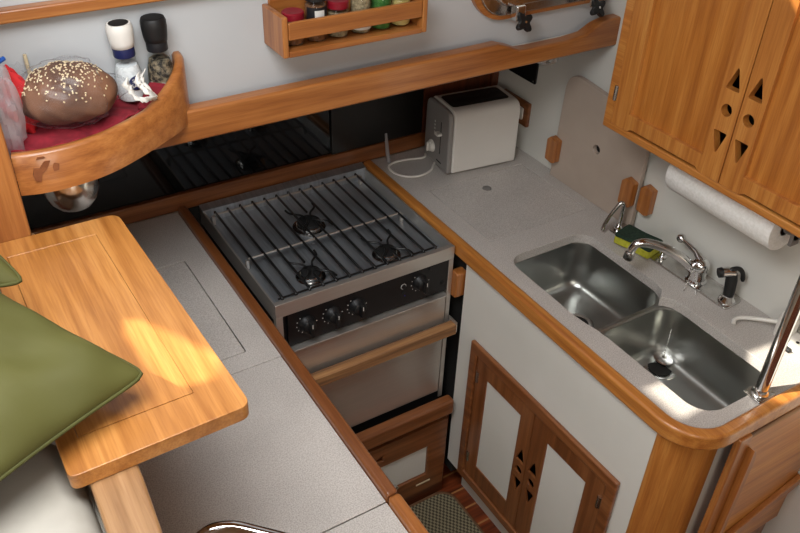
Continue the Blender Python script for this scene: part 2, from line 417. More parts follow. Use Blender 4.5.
# ------------------------------------------------------------------ divider, table leaf, cushion, pillows
dv = thing('divider', (.07, .75, FZ), 'low wooden divider with a worn pale cap rail under the table leaf', 'divider')
obj('panel', B().box(.045, .092, .2, 1.30, FZ, 1.266), wood('Y', 'pale'), dv)
cp = [(.038, .2), (.037, .55), (.038, .64), (.04, .72), (.04, 1.30), (.100, 1.30), (.099, .75), (.098, .70), (.093, .62), (.085, .54), (.075, .45), (.072, .2)]
obj('cap_rail', B().prism(cp, 'z', 1.266, 1.286), wood('Y', 'pale'), dv, bevel=.005, seg=3)
leaf = fillet([(.020, .716), (.250, .722), (.231, 1.252), (.020, 1.252)], [.012, .017, .022, .004])
lf = thing('table_leaf', (.1, .98, 1.286), 'varnished oak table leaf with rounded corners and a patch of sunlight', 'table leaf')
inner = [(.045, .775), (.193, .778), (.182, 1.205), (.045, 1.205)]
obj('leaf_frame', B().prism(leaf, 'z', 1.2865, 1.31, [inner]), wood('Y', 'gold'), lf, bevel=.0012, seg=2)
obj('leaf_panel', B().prism([(.0455, .7755), (.1925, .7785), (.1815, 1.2045), (.0455, 1.2045)], 'z', 1.288, 1.3099), wood('Y', 'gold'), lf)
obj('knot', B().lathe((.068, 1.16, 1.3093), [(.004, 0), (.004, .0004)], 14), M['stain'], lf)
# post
tag(obj('bulkhead_post', B().box(.0, .092, 1.253, 1.30, 1.2875, 2.25), wood('Z', 'teak'), bevel=.006, seg=3),
    'upright wooden post at the left end of the curved bread shelf', 'post')

def pillow(c, ex, ey, w, h, th, name, label, nseg=28, seed=1):
    """square pillow in the plane (ex, ey), thickness along ex x ey"""
    ex = Vector(ex).normalized(); ey = Vector(ey).normalized(); ez = ex.cross(ey).normalized(); c = Vector(c)
    rnd = random.Random(seed); ph = [rnd.uniform(0, 6) for _ in range(6)]
    def P(u, v, s):
        k = 1-.05*(1-abs(u)**2)*abs(v)**3; k2 = 1-.05*(1-abs(v)**2)*abs(u)**3; q_ = (abs(u)*abs(v))**14; k -= .035*q_; k2 -= .035*q_
        d = ((1-u**4)*(1-v**4)); d = max(d, 0)**.55*th/2
        wr = .008*math.sin(7*u+4*v+ph[0])*math.sin(5*v-3*u+ph[1]) + .004*math.sin(14*u*v+ph[2]) + .003*math.sin(11*u-13*v+ph[3]) + .004*math.exp(-((u+v-1.2)/.12)**2)*(1)
        d += wr*(1-u**6)*(1-v**6)
        return c + ex*(u*w/2*k2) + ey*(v*h/2*k) + ez*s*d
    b = B(); n = nseg
    for s in (1, -1):
        g = [[b.b.verts.new(P(math.sin(PI/2*(2*i/n-1)), math.sin(PI/2*(2*j/n-1)), s)) for j in range(n+1)] for i in range(n+1)]
        for i in range(n):
            for j in range(n): b.b.faces.new((g[i][j], g[i+1][j], g[i+1][j+1], g[i][j+1]))
    bmesh.ops.remove_doubles(b.b, verts=b.b.verts[:], dist=.0004)
    t = thing(name, tuple(c), label, 'pillow')
    obj('cover', b, M['green'], t, smooth=80)
    e = []
    for i in range(n): e.append(P(-1+2*i/n, -1, 0))
    for i in range(n): e.append(P(1, -1+2*i/n, 0))
    for i in range(n): e.append(P(1-2*i/n, 1, 0))
    for i in range(n): e.append(P(-1, 1-2*i/n, 0))
    obj('piping', B().tube(e, .0028, 8, closed=True), M['green2'], t, smooth=80)
    return t
def pillow_from_corner(P0, d1, d2, w, th, name, label, seed):
    P0 = Vector(P0); d1 = Vector(d1).normalized(); d2 = Vector(d2); d2 = d2.normalized()
    c = P0 + d1*w/2 + d2*w/2
    return pillow(c, -d1, -d2, w, w, th, name, label, seed=seed)
pillow_from_corner((.146, .795, 1.352), (-.110, .152, .055), (-.185, -.090, .0), .36, .085, 'throw_pillow', 'large green velvet pillow in front, its pointed corner over the table leaf', 2)
pillow_from_corner((.050, .985, 1.405), (-.04, .11, .05), (-.13, -.005, .02), .28, .05, 'throw_pillow', 'sunlit green pillow at the left edge behind the larger green pillow', 5)
cu = B()
loops = []
for z, ins in ((.75, .03), (.77, .008), (.80, 0), (1.225, 0), (1.25, .005), (1.266, .016), (1.275, .032), (1.279, .06)):
    loops.append([(x, y, z) for x, y in rrect(-.28+ins, .0385-ins, .10+ins, .87-ins, .07, 8)])
cu.rings(loops, True, True)
st = thing('settee', (-.2, .5, FZ), 'cream upholstered settee back at the lower left under the green pillows', 'settee')
obj('backrest', cu, M['cream'], st, smooth=60)
obj('seam', B().tube([(x, y, 1.23) for x, y in rrect(-.28, .039, .10, .8705, .07, 8)], .0022, 8, closed=True), M['cream'], st)
obj('base', B().box(-.5, .04, .0, 1.2, FZ, .745), wood('Y', 'amber'), st, bevel=.01)

# chrome grab rail at the bottom
pth = bez([(.118, .67, .9035), (.119, .68, .96), (.125, .70, 1.02), (.140, .722, 1.068), (.168, .729, 1.088), (.198, .719, 1.092), (.224, .696, 1.092), (.275, .642, 1.088), (.315, .60, 1.06), (.328, .585, 1.0), (.330, .582, .9035)], 10)
gr = thing('grab_rail', (.24, .64, .9), 'curved polished chrome grab rail at the bottom edge above the counter', 'grab rail')
obj('tube', B().tube(pth, .0105, 18), M['chrome'], gr, smooth=80)
for p in ((.118, .67), (.330, .582)):
    obj('flange', B().lathe((p[0], p[1], .9003), [(.022, 0), (.022, .003), (.014, .007)]), M['chrome'], gr)

# ------------------------------------------------------------------ curved bread shelf
pb = [(.094, 1.274), (.125, 1.266), (.16, 1.264), (.20, 1.268), (.24, 1.279), (.28, 1.298), (.32, 1.322), (.358, 1.347), (.393, 1.372), (.420, 1.400), (.434, 1.428), (.438, 1.4545)]
out = [p.to_2d() for p in bez([(x, y, 0) for x, y in pb], 6)]
inn = []
for i, p in enumerate(out):
    a = out[max(i-1, 0)]; c = out[min(i+1, len(out)-1)]; t_ = (c-a).normalized(); nrm = Vector((-t_.y, t_.x))
    q = p + nrm*.018; q.y = min(q.y, 1.4545); inn.append(q)
def topz(i):
    x = out[i].x
    return 1.444 + .048*max(0, (x-.33)/.108)**1.3
sh = thing('bread_shelf', (.26, 1.35, 1.372), 'half-round wooden shelf with a tall curved front holding the bread', 'shelf')
b = B(); n = len(out)
lp = []
for i in range(n):
    zt = topz(i)
    lp.append([(out[i].x, out[i].y, 1.372), (out[i].x, out[i].y, zt-.005), (out[i].x*.75+inn[i].x*.25, out[i].y*.75+inn[i].y*.25, zt),
               (out[i].x*.25+inn[i].x*.75, out[i].y*.25+inn[i].y*.75, zt), (inn[i].x, inn[i].y, zt-.005), (inn[i].x, inn[i].y, 1.372)])
b.rings(lp, True, True)
obj('curved_front', b, wood('X', 'teak'), sh, smooth=50)
fl = [(p.x, p.y) for p in inn] + [(.094, 1.4545)]
obj('shelf_floor', B().prism(fl, 'z', 1.410, 1.420), wood('X', 'dark'), sh)
cf = [o for o in sh.children if o.name.startswith('curved_front')][0]
for pts in ([(.120, 1.398), (.128, 1.395), (.131, 1.408), (.140, 1.414), (.148, 1.428), (.139, 1.429), (.130, 1.418), (.122, 1.420), (.118, 1.408)],
            [(.150, 1.408), (.158, 1.409), (.160, 1.419), (.153, 1.423), (.149, 1.416)], [(.128, 1.434), (.142, 1.434), (.140, 1.4375), (.130, 1.4375)]):
    obj('stain', B().prism(pts, 'y', 1.2632, 1.2675), M['stain'], cf)

# dome lamp under the shelf
dl = thing('dome_lamp', (.195, 1.355, 1.372), 'shiny silver dome hanging under the bread shelf', 'lamp')
obj('dome', B().lathe((.180, 1.345, 1.352), [(.046, .019), (.0485, .006), (.0485, -.010), (.046, -.028), (.039, -.046), (.027, -.059), (.012, -.066), (0, -.067)], 44, axis=(0, .12, 1)), M['chrome2'], dl, smooth=80)
obj('rim', B().lathe((.180, 1.345, 1.371), [(.052, 0), (.052, -.004), (.046, -.006), (.046, 0)], 44), M['chrome'], dl)

# ---- contents of the shelf
SZ = 1.4205
def cloth_fn(x, y): return .004*math.sin(60*x+3)+.003*math.sin(75*y)+.002*math.sin(140*(x+y))
b = B(); nx, ny = 40, 22
g = []
for i in range(nx+1):
    row = []
    x = .098 + (.372-.098)*i/nx
    yf = None
    for k in range(len(inn)-1):
        if inn[k].x <= x <= inn[k+1].x: yf = inn[k].y + (inn[k+1].y-inn[k].y)*(x-inn[k].x)/(inn[k+1].x-inn[k].x+1e-9)
    if yf is None: yf = 1.29
    for j in range(ny+1):
        v = j/ny; y = yf+.002 + (1.44-yf)*v
        edge = max(0, 1-v/.14)
        row.append(b.b.verts.new((x, y, SZ+.008 + cloth_fn(x, y) + .010*edge**1.5*(.8+.3*math.sin(25*x)))))
    g.append(row)
for i in range(nx):
    for j in range(ny): b.b.faces.new((g[i][j], g[i+1][j], g[i+1][j+1], g[i][j+1]))
o = obj('red_towel', b, M['redc'], smooth=80); tag(o, 'dark red cloth lining the curved shelf under the bread', 'cloth')
sm = o.modifiers.new('s', 'SOLIDIFY'); sm.thickness = .003; sm.offset = 1
# folded towel corner by the grinders
b = B(); rl = []
for k in range(4):
    rl.append(0)
b.box(-.034, .034, -.018, .018, 0, .016)
b.xf(Matrix.Translation((.358, 1.388, SZ+.014)) @ Matrix.Rotation(.85, 4, 'Z') @ Matrix.Rotation(-.35, 4, 'Y'))
f_ = thing('folded_napkin', (.358, 1.388, SZ+.005), 'folded red napkin with a pale striped edge in front of the pepper grinder', 'napkin')
obj('fold', b, M['redc'], f_, bevel=.006, seg=3)
for k in range(3):
    b = B().box(.034, .0345, -.015, .015, .002+.0045*k, .0042+.0045*k)
    b.xf(Matrix.Translation((.358, 1.388, SZ+.014)) @ Matrix.Rotation(.85, 4, 'Z') @ Matrix.Rotation(-.35, 4, 'Y'))
    obj('stripe', b, M['lwhite'], f_)

# bread loaf
br = thing('bread_loaf', (.21, 1.345, SZ+.006), 'round brown seeded loaf inside a clear bag on the shelf', 'bread')
def bread_fn(p, u):
    k = 1 + .04*math.sin(5*u.x+2)*math.cos(4*u.y) + .03*math.sin(11*u.x-7*u.y+5*u.z)
    q = p*k
    if q.z < 0: q.z *= .75
    return q
bc = Vector((.213, 1.368, SZ+.062)); brr = (.080, .058, .056)
obj('crust', B().ell(bc, brr, 48, bread_fn), M['crust'], br, smooth=80)
rs = random.Random(3); b = B()
for _ in range(420):
    u = Vector((rs.gauss(0, .55), rs.gauss(0, .6), rs.uniform(.25, 1.3))).normalized()
    if u.x > .75 or rs.random() < max(0, u.x)*.6: continue
    p = bread_fn(Vector((u.x*brr[0], u.y*brr[1], u.z*brr[2])), u) + bc
    q = Vector((0, 0, 1)).rotation_difference(u) @ Matrix.Rotation(rs.uniform(0, 6), 3, 'Z').to_quaternion()
    t_ = bmesh.new(); bmesh.ops.create_icosphere(t_, subdivisions=1, radius=1)
    for v in t_.verts: v.co = q @ Vector((v.co.x*.0022, v.co.y*.0015, v.co.z*.0010)) + p + u*.0006
    b.merge(t_)
o = obj('seeds', b, M['seed'], br, smooth=80); o['kind'] = 'stuff'
def bag_fn(p, u):
    k = 1.06 + .035*math.sin(13*u.x+9*u.y)*math.sin(11*u.z+3*u.x) + .03*abs(math.sin(17*u.y+8*u.x))
    q = p*k
    if u.x > .55: q.x += .014*(u.x-.55)/.45; q.y *= .6; q.z *= .6
    if q.z < 0: q.z *= .76
    return q
obj('plastic_bag', B().ell(bc, (brr[0]+.003, brr[1]+.003, brr[2]+.003), 56, bag_fn), M['film'], br, smooth=30)
# crumpled white plastic neck / tie of the bag
b = B(); rs = random.Random(9)
def ribbon(b, pts, w, seed):
    rr = random.Random(seed); P = bez(pts, 5); prev = None
    for i, p in enumerate(P):
        a = rr.uniform(-.5, .5) + i*.25; d = Vector((math.cos(a)*.6, math.sin(a)*.6, .7)).normalized()*w*(.7+.5*rr.random())
        m_ = p + Vector((rr.uniform(-1, 1), rr.uniform(-1, 1), rr.uniform(-1, 1)))*w*.25
        cur = [b.b.verts.new(p-d), b.b.verts.new(m_), b.b.verts.new(p+d)]
        if prev:
            for k in range(2): b.b.faces.new((prev[k], prev[k+1], cur[k+1], cur[k]))
        prev = cur
ribbon(b, [(.300, 1.335, SZ+.085), (.308, 1.332, SZ+.065), (.318, 1.328, SZ+.05), (.335, 1.335, SZ+.045), (.352, 1.345, SZ+.04)], .008, 1)
ribbon(b, [(.325, 1.352, SZ+.08), (.328, 1.345, SZ+.066), (.338, 1.34, SZ+.055), (.352, 1.348, SZ+.045)], .009, 2)
ribbon(b, [(.338, 1.356, SZ+.086), (.334, 1.35, SZ+.07), (.342, 1.345, SZ+.06)], .009, 4)
o = obj('crumpled_wrapper', b, M['wpl'], smooth=25); tag(o, 'crumpled white plastic wrapper between the loaf and the curved shelf edge', 'wrapper')
sm = o.modifiers.new('s', 'SOLIDIFY'); sm.thickness = .0012
# bag at far left, red cloth, stick
t = thing('zip_bag', (.115, 1.36, SZ+.012), 'clear zip bag with a blue closure at the left edge of the bread shelf', 'bag')
def crumple(p, u): return p*(1+.08*math.sin(9*u.z+7*u.y)+.06*math.sin(15*u.x+6*u.z))
obj('film', B().ell((.108, 1.335, SZ+.073), (.026, .035, .078), 36, crumple), M['filmw'], t, smooth=30)
obj('zip', B().tube([(.098, 1.33, SZ+.150), (.112, 1.335, SZ+.149), (.128, 1.343, SZ+.153)], .0038, 8), M['blue'], t)
def crum2(p, u): return p*(1+.14*math.sin(7*u.x+9*u.z)+.1*math.sin(12*u.y+5*u.x))
tag(obj('red_bundle', B().ell((.135, 1.385, SZ+.058), (.030, .026, .056), 30, crum2), M['redf'], smooth=60), 'bright red bundle behind the zip bag left of the loaf', 'cloth')
tag(obj('wooden_stick', B().tube([(.172, 1.440, SZ+.001), (.170, 1.445, SZ+.115)], .0032, 10), M['stick'], smooth=60), 'pale wooden stick standing behind the loaf', 'stick')
tag(obj('clear_bag', B().ell((.150, 1.436, SZ+.054), (.032, .014, .050), 28, crumple), M['film'], smooth=30), 'clear plastic bag against the wall behind the loaf', 'bag')

# text helper: flat mesh text, optionally wrapped on a vertical cylinder
def text_mesh(txt, size, extr=.0002):
    cu = bpy.data.curves.new('txt', 'FONT'); cu.body = txt; cu.size = size; cu.align_x = 'CENTER'; cu.align_y = 'CENTER'; cu.extrude = extr
    o = bpy.data.objects.new('txt', cu); COL.objects.link(o)
    dg = bpy.context.evaluated_depsgraph_get(); me = bpy.data.meshes.new_from_object(o.evaluated_get(dg))
    bpy.data.objects.remove(o); b = B(); b.b.from_mesh(me); bpy.data.meshes.remove(me); bpy.data.curves.remove(cu)
    return b

def grinder(name, x, y, lean, capm, fillm, label, tall=0):
    z = SZ+.0115
    ax = Vector((lean[0], lean[1], 1)).normalized()
    t = thing(name, (x, y, SZ+.005), label, 'grinder')
    q = Vector((0, 0, 1)).rotation_difference(ax)
    K = 1.2
    def at(r, a, h): return Vector((x, y, z)) + q @ Vector((r*math.cos(a), r*math.sin(a), h))
    gl = [(0, 0), (.022, 0), (.0235, .004), (.0235, .026), (.0215, .038), (.0165, .054), (.016, .062)]
    obj('glass_jar', B().lathe((x, y, z), [(r_*1.1, h_*1.34) for r_, h_ in gl], 30, ax), M['glass'], t, smooth=60)
    obj('filling', B().lathe((x, y, z), [(r_*1.1, h_*1.34) for r_, h_ in [(0, .002), (.021, .002), (.022, .006), (.022, .025), (.0200, .038), (.0165, .048), (0, .049)]], 30, ax), fillm, t, smooth=60)
    obj('neck_band', B().lathe((x, y, z), [(r_*1.1, h_*1.34) for r_, h_ in [(.0166, .060), (.0171, .061), (.0171, .074), (.0166, .075)]], 30, ax), M['navy' if capm is M['wpl'] else 'lblack'], t)
    obj('cap', B().lathe((x, y, z), [(r_*1.1, h_*1.34) for r_, h_ in [(.0155, .072), (.0182, .073), (.0195, .080), (.0207, .092), (.0205, .100), (.0185, .104), (0, .104)]], 30, ax), capm, t, smooth=60)
    obj('cap_disc', B().lathe((x, y, z), [(r_*1.1, h_*1.34) for r_, h_ in [(0, .1035), (.0155, .1035), (.0155, .1045), (0, .1045)]], 30, ax), M['blackpl'], t)
    return t, q, Vector((x, y, z))
def wrap_text(b, o, q, r, ang, h):
    for v in b.b.verts:
        a = ang + v.co.x/r; rr = r+.0003+v.co.z
        v.co = o + q @ Vector((rr*math.cos(a), rr*math.sin(a), h+v.co.y))
    return b
t, q, o0 = grinder('salt_grinder', .331, 1.425, (-.03, .0), M['wpl'], M['salt'], 'white capped glass grinder of salt with a navy round label')
# round navy label wrapped on the jar
b = B(); b.prism(circ(0, 0, .0135, 24), 'z', 0, .0004)
bmesh.ops.subdivide_edges(b.b, edges=b.b.edges[:], cuts=2)
ringl = B()
N_ = 24; c0 = None
def labpt(u, v, r): 
    a = -1.35 + u/r; return o0 + q @ Vector(((r)*math.cos(a), (r)*math.sin(a), .0370+v))
rows = []
for k in range(1, 5):
    rows.append([ringl.b.verts.new(labpt(.0135*k/4*math.cos(2*PI*j/N_), .0135*k/4*math.sin(2*PI*j/N_), .0258)) for j in range(N_)])
cc = ringl.b.verts.new(labpt(0, 0, .0258))
for j in range(N_): ringl.b.faces.new((cc, rows[0][j], rows[0][(j+1) % N_]))
for A, D in zip(rows, rows[1:]):
    for j in range(N_): ringl.b.faces.new((A[j], D[j], D[(j+1) % N_], A[(j+1) % N_]))
b.b.free()
lab = obj('label', ringl, M['navy'], t, smooth=60)
sm = lab.modifiers.new('s', 'SOLIDIFY'); sm.thickness = .0004
obj('lettering', wrap_text(text_mesh('SEA\nSALT', .0095), o0, q, .0264, -1.35, .0370), M['lwhite'], lab)
t, q, o0 = grinder('pepper_grinder', .390, 1.427, (-.02, .0), M['blackpl'], M['pepper'], 'black capped glass grinder of peppercorns at the right end of the shelf')

# ------------------------------------------------------------------ spice rack and jars
sr = thing('spice_rack', (.765, 1.39, 1.48), 'wooden rack of spice jars on the white cabin side', 'spice rack')
X0, X1, Y0, Y1, Z0 = .605, .927, 1.362, 1.4545, 1.4765
for xa in (X0, X1-.012):
    obj('end_panel', B().box(xa, xa+.012, Y0, Y1, Z0, 1.555), wood('Z', 'teak'), sr, bevel=.003)
obj('base', B().box(X0+.012, X1-.012, Y0, Y1, Z0, Z0+.012), wood('X', 'teak'), sr, bevel=.002)
obj('front_rail', B().box(X0+.0125, X1-.0125, Y0+.001, Y0+.011, 1.509, 1.543), wood('X', 'teak'), sr, bevel=.003)
obj('back_rail', B().box(X0+.0125, X1-.0125, Y1-.008, Y1, 1.495, 1.562), wood('X', 'teak'), sr, bevel=.002)
JZ = Z0+.0125
jars = [(.646, 'red', M['brown'], .058, 'squat spice jar with red lid at the left end of the rack', None),
        (.694, 'dark', M['brown'], .088, 'dark glass spice jar with black and white label, second in the rack', 'w'),
        (.742, 'red', M['herb'], .066, 'spice jar with red lid in the middle of the rack', None),
        (.793, 'none', M['herb'], .100, 'tall clear jar of pale seeds right of the red lidded jars', 'w'),
        (.840, 'green', M['herbg'], .092, 'spice jar of green herb with a green cap', None),
        (.886, 'red', M['yel'], .070, 'jar of pale yellow powder at the right end of the rack', None)]
for i, (jx, kind, fill, hgt, lab_, lb) in enumerate(jars):
    r = .0212
    t = thing('spice_jar', (jx, 1.403, JZ), lab_, 'spice jar', 'spice jars in the wooden rack')
    obj('glass', B().lathe((jx, 1.403, JZ), [(0, 0), (r-.002, 0), (r, .003), (r, hgt-.016), (r-.004, hgt-.01), (r-.004, hgt-.004)], 28), M['glass'], t, smooth=60)
    obj('filling', B().lathe((jx, 1.403, JZ), [(0, .002), (r-.003, .002), (r-.0015, .005), (r-.0015, hgt-.020), (0, hgt-.019)], 28), fill, t, smooth=60)
    lm = {'red': M['redl'], 'dark': M['blackpl'], 'none': M['wpl'], 'green': M['herbg']}[kind]
    obj('lid', B().lathe((jx, 1.403, JZ), [(r-.0005, hgt-.011), (r+.0005, hgt-.010), (r+.0005, hgt+.002), (r-.002, hgt+.004), (r-.004, hgt+.0035), (0, hgt+.0035)], 28), lm, t, smooth=40)
    if lb:
        b = B(); n = 12
        for z in (0, 1):
            pass
        lo = [b.b.verts.new((jx+(r+.0006)*math.cos(a), 1.403+(r+.0006)*math.sin(a), JZ+hgt*(.25 if kind == 'dark' else .08))) for a in [(-2.9+2.3*k/n) for k in range(n+1)]]
        hi = [b.b.verts.new((v.co.x, v.co.y, JZ+hgt*(.76 if kind == 'dark' else .30))) for v in lo]
        for k in range(n): b.b.faces.new((lo[k], lo[k+1], hi[k+1], hi[k]))
        L_ = obj('label', b, M['lblack'] if kind == 'dark' else M['lwhite'], t, smooth=60)
        if kind == 'dark':
            b = B(); n = 6
            lo = [b.b.verts.new((jx+(r+.0011)*math.cos(a), 1.403+(r+.0011)*math.sin(a), JZ+hgt*.52)) for a in [(-2.1+.9*k/n) for k in range(n+1)]]
            hi = [b.b.verts.new((v.co.x, v.co.y, JZ+hgt*.70)) for v in lo]
            for k in range(n): b.b.faces.new((lo[k], lo[k+1], hi[k+1], hi[k]))
            obj('label_patch', b, M['lwhite'], L_)

# ------------------------------------------------------------------ opening port
pw = thing('opening_port', (1.36, 1.42, 1.45), 'oval metal framed opening port with black star knobs, top of the cabin side', 'port window')
obj('wood_surround', B().prism(rrect(1.092, 1.64, 1.447, 1.66, .10, 10), 'y', 1.440, 1.4545, [rrect(1.112, 1.64, 1.456, 1.65, .08, 10)]), wood('X', 'teak'), pw, bevel=.003)
obj('metal_frame', B().prism(rrect(1.112, 1.64, 1.456, 1.65, .08, 10), 'y', 1.436, 1.4545, [rrect(1.14, 1.59, 1.495, 1.612, .055, 10)]), M['chrome2'], pw, bevel=.004)
obj('inner_frame', B().prism(rrect(1.150, 1.58, 1.480, 1.625, .05, 10), 'y', 1.424, 1.4355, [rrect(1.168, 1.56, 1.498, 1.607, .04, 10)]), M['chrome'], pw, bevel=.004)
obj('window_pane', B().prism(rrect(1.167, 1.561, 1.497, 1.608, .04, 10), 'y', 1.428, 1.433), M['pane'], pw)
for kx in (1.212, 1.436):
    bk = B(); bk.box(kx-.013, kx+.013, 1.405, 1.430, 1.450, 1.486)
    dg_ = obj('dog_bracket', bk, M['chrome'], pw, bevel=.004)
    star = []
    for i in range(32):
        a = 2*PI*i/32; r = .0190 + .0062*math.cos(4*a); star.append((kx+.004+r*math.cos(a+.5), r*math.sin(a+.5)))
    b = B(); b.prism([(u, v) for u, v in star], 'z', -.006, .006)
    b.xf(Matrix.Translation((0, 1.397, 1.450)) @ Matrix.Rotation(1.15, 4, 'X'))
    kn = obj('knob', b, M['blackpl'], pw, bevel=.002)
    b = B().lathe((kx+.004, 1.397, 1.450), [(0, .0062), (.003, .0062), (.003, .008), (0, .008)], 14, axis=(0, -math.sin(1.15), math.cos(1.15)))
    obj('screw', b, M['chrome'], kn)
for sx_ in (1.26, 1.33, 1.38):
    obj('screw', B().lathe((sx_, 1.436, 1.4815), [(.003, 0), (.003, .001), (0, .0015)], 12, axis=(0, -1, 0)), M['blackpl'], pw)

pw.location.z -= .010

# puck light under the side deck
pk = thing('puck_light', (1.368, 1.475, 1.325), 'small round chrome light under the rail above the wall switch', 'light')
obj('housing', B().lathe((1.368, 1.475, 1.3245), [(.033, 0), (.033, -.024), (.030, -.031), (.0235, -.033)], 30), M['chrome2'], pk, smooth=50)
obj('lens', B().lathe((1.368, 1.475, 1.3245), [(.023, -.031), (.023, -.034), (0, -.0345)], 30), M['wpl'], pk)

# ------------------------------------------------------------------ right wall items
t = thing('switch_plate', (1.52, 1.73, 1.12), 'black square plate on the side wall above the outlet', 'switch plate')
obj('plate', B().prism(rrect(1.665, 1.79, 1.122, 1.215, .006), 'x', 1.519, 1.5248), M['black'], t, bevel=.0015)
for y, z in ((1.674, 1.13), (1.781, 1.206), (1.674, 1.206), (1.728, 1.168)):
    obj('screw', B().lathe((1.519, y, z), [(.0022, 0), (.0022, .0008), (0, .001)], 10, axis=(-1, 0, 0)), M['screw'], t)
t = thing('wall_outlet', (1.52, 1.73, .98), 'white electric outlet on a wooden backing plate beside the toaster', 'outlet')
obj('backing', B().prism(rrect(1.672, 1.798, .984, 1.060, .004), 'x', 1.513, 1.5248), wood('Y', 'dark'), t, bevel=.003)
ot = obj('outlet', B().prism(rrect(1.690, 1.762, 1.003, 1.041, .006), 'x', 1.508, 1.513), M['wpl'], t, bevel=.002)
for yy in (1.708, 1.744):
    for dz in (-.006, .006):
        obj('slot', B().box(1.5075, 1.5082, yy-.005, yy+.004, 1.022+dz-.0012, 1.022+dz+.0012), M['blackpl'], ot)

bd = thing('cutting_board', (1.512, 1.37, .9), 'large taupe board with a finger hole standing against the side wall', 'cutting board')
bp_ = fillet([(1.532, .9005), (1.204, .9005), (1.208, 1.196), (1.522, 1.226)], [.004, .01, .02, .055], 10)
obj('board', B().prism(bp_, 'x', 1.502, 1.516, [circ(1.372, 1.056, .0125)]), M['board'], bd, bevel=.002)
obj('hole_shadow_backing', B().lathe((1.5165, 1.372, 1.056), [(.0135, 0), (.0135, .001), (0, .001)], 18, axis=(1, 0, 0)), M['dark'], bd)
def clip(y0, y1, z0, z1, label, x0=1.478):
    pr = fillet([(y0, z0+.006), (y0+.010, z0), (y1, z0+.004), (y1, z1-.012), (y1-.012, z1), (y0, z1-.006)], .004, 3)
    tag(obj('board_retainer', B().prism(pr, 'x', x0, x0+.0225), wood('Z', 'teak'), bevel=.003), label, 'wooden latch')
clip(1.500, 1.540, .952, 1.030, 'wooden turn latch at the left edge of the taupe board', 1.4785)
clip(1.206, 1.246, .965, 1.045, 'wooden retainer at the lower right of the board, nearer the window port', 1.4785)
clip(1.160, 1.200, .958, 1.040, 'wooden retainer fixed to the wall just right of the board', 1.5015)

# ------------------------------------------------------------------ toaster
ta = -.107
T_ = Matrix.Translation((1.230, 1.660, .9)) @ Matrix.Rotation(ta, 4, 'Z')
ts = thing('toaster', (1.35, 1.735, .9), 'white two-slot toaster with a grey end panel on the rear counter', 'toaster')
W_, D_, H_ = .226, .152, .196
def tprof(ins=0, zb=.006):   # outline across the width (y,z)
    return fillet([(ins, zb), (D_-ins, zb), (D_-ins-.004, H_-ins), (ins+.004, H_-ins)], [.008, .008, .030, .030], 8)
b = B().prism(tprof(), 'x', .012, W_); b.xf(T_)
obj('body', b, M['tw'], ts, bevel=.010, seg=4)
b = B().prism(tprof(.002, .007), 'x', -.004, .0118); b.xf(T_)
endp = obj('end_panel', b, M['tg'], ts, bevel=.008, seg=3)
b = B().prism(rrect(.022, W_-.018, .038, D_-.034, .012), 'z', H_-.002, H_+.0012); b.xf(T_)
tp = obj('slot_plate', b, M['blackpl'], ts, bevel=.001)
for ya, yb in ((.048, .066), (.084, .102)):
    b = B().box(.034, W_-.03, ya, yb, H_-.0005, H_+.0022); b.xf(T_); obj('slot', b, M['black'], tp)
b = B().box(-.0045, -.0035, .050, .053, .050, .150); b.xf(T_); obj('lever_slot', b, M['dark'], endp)
b = B().box(-.020, -.004, .042, .064, .110, .119); b.xf(T_); obj('lever', b, M['wpl'], endp, bevel=.003)
b = B().lathe((-.004, .100, .054), [(.019, 0), (.019, .002), (.0165, .003), (.015, .010), (.013, .012), (0, .012)], 30, axis=(-1, 0, 0)); b.xf(T_)
dial = obj('dial', b, M['wpl'], endp, smooth=40)
b = B().box(-.0215, -.0155, .0965, .1035, .040, .068); b.xf(T_); obj('dial_grip', b, M['wpl'], dial, bevel=.002)
for k in range(4):
    b = B().lathe((-.004, .088, .105+.011*k), [(.003, 0), (.003, .001), (0, .0012)], 12, axis=(-1, 0, 0)); b.xf(T_); obj('button', b, M['lwhite'], endp)
b = B().box(-.0045, -.0038, .040, .068, .022, .026); b.xf(T_); obj('logo_bar', b, M['dark'], endp)
for fx, fy in ((.02, .02), (.2, .02), (.02, .13), (.2, .13)):
    b = B().lathe((fx, fy, .0003), [(.008, 0), (.008, .008)], 14); b.xf(T_); obj('foot', b, M['rub'], ts)
cord = bez([(1.236, 1.74, .906), (1.222, 1.728, .9045), (1.200, 1.708, .9045), (1.159, 1.698, .9045), (1.122, 1.712, .9045), (1.102, 1.745, .9045), (1.106, 1.785, .9045), (1.135, 1.800, .9045), (1.175, 1.798, .9045), (1.225, 1.785, .9045), (1.244, 1.80, .906)], 8)
obj('cord', B().tube(cord, .0034, 10), M['wpl'], ts, smooth=80)
tag(obj('plastic_tie_strip', B().tube([(1.124, 1.812, .9005), (1.123, 1.822, .93), (1.124, 1.835, .985)], [.006, .006, .004], 8), M['filmw'], smooth=60),
    'clear plastic strip standing against the rear upstand beside the cord', 'plastic strip')

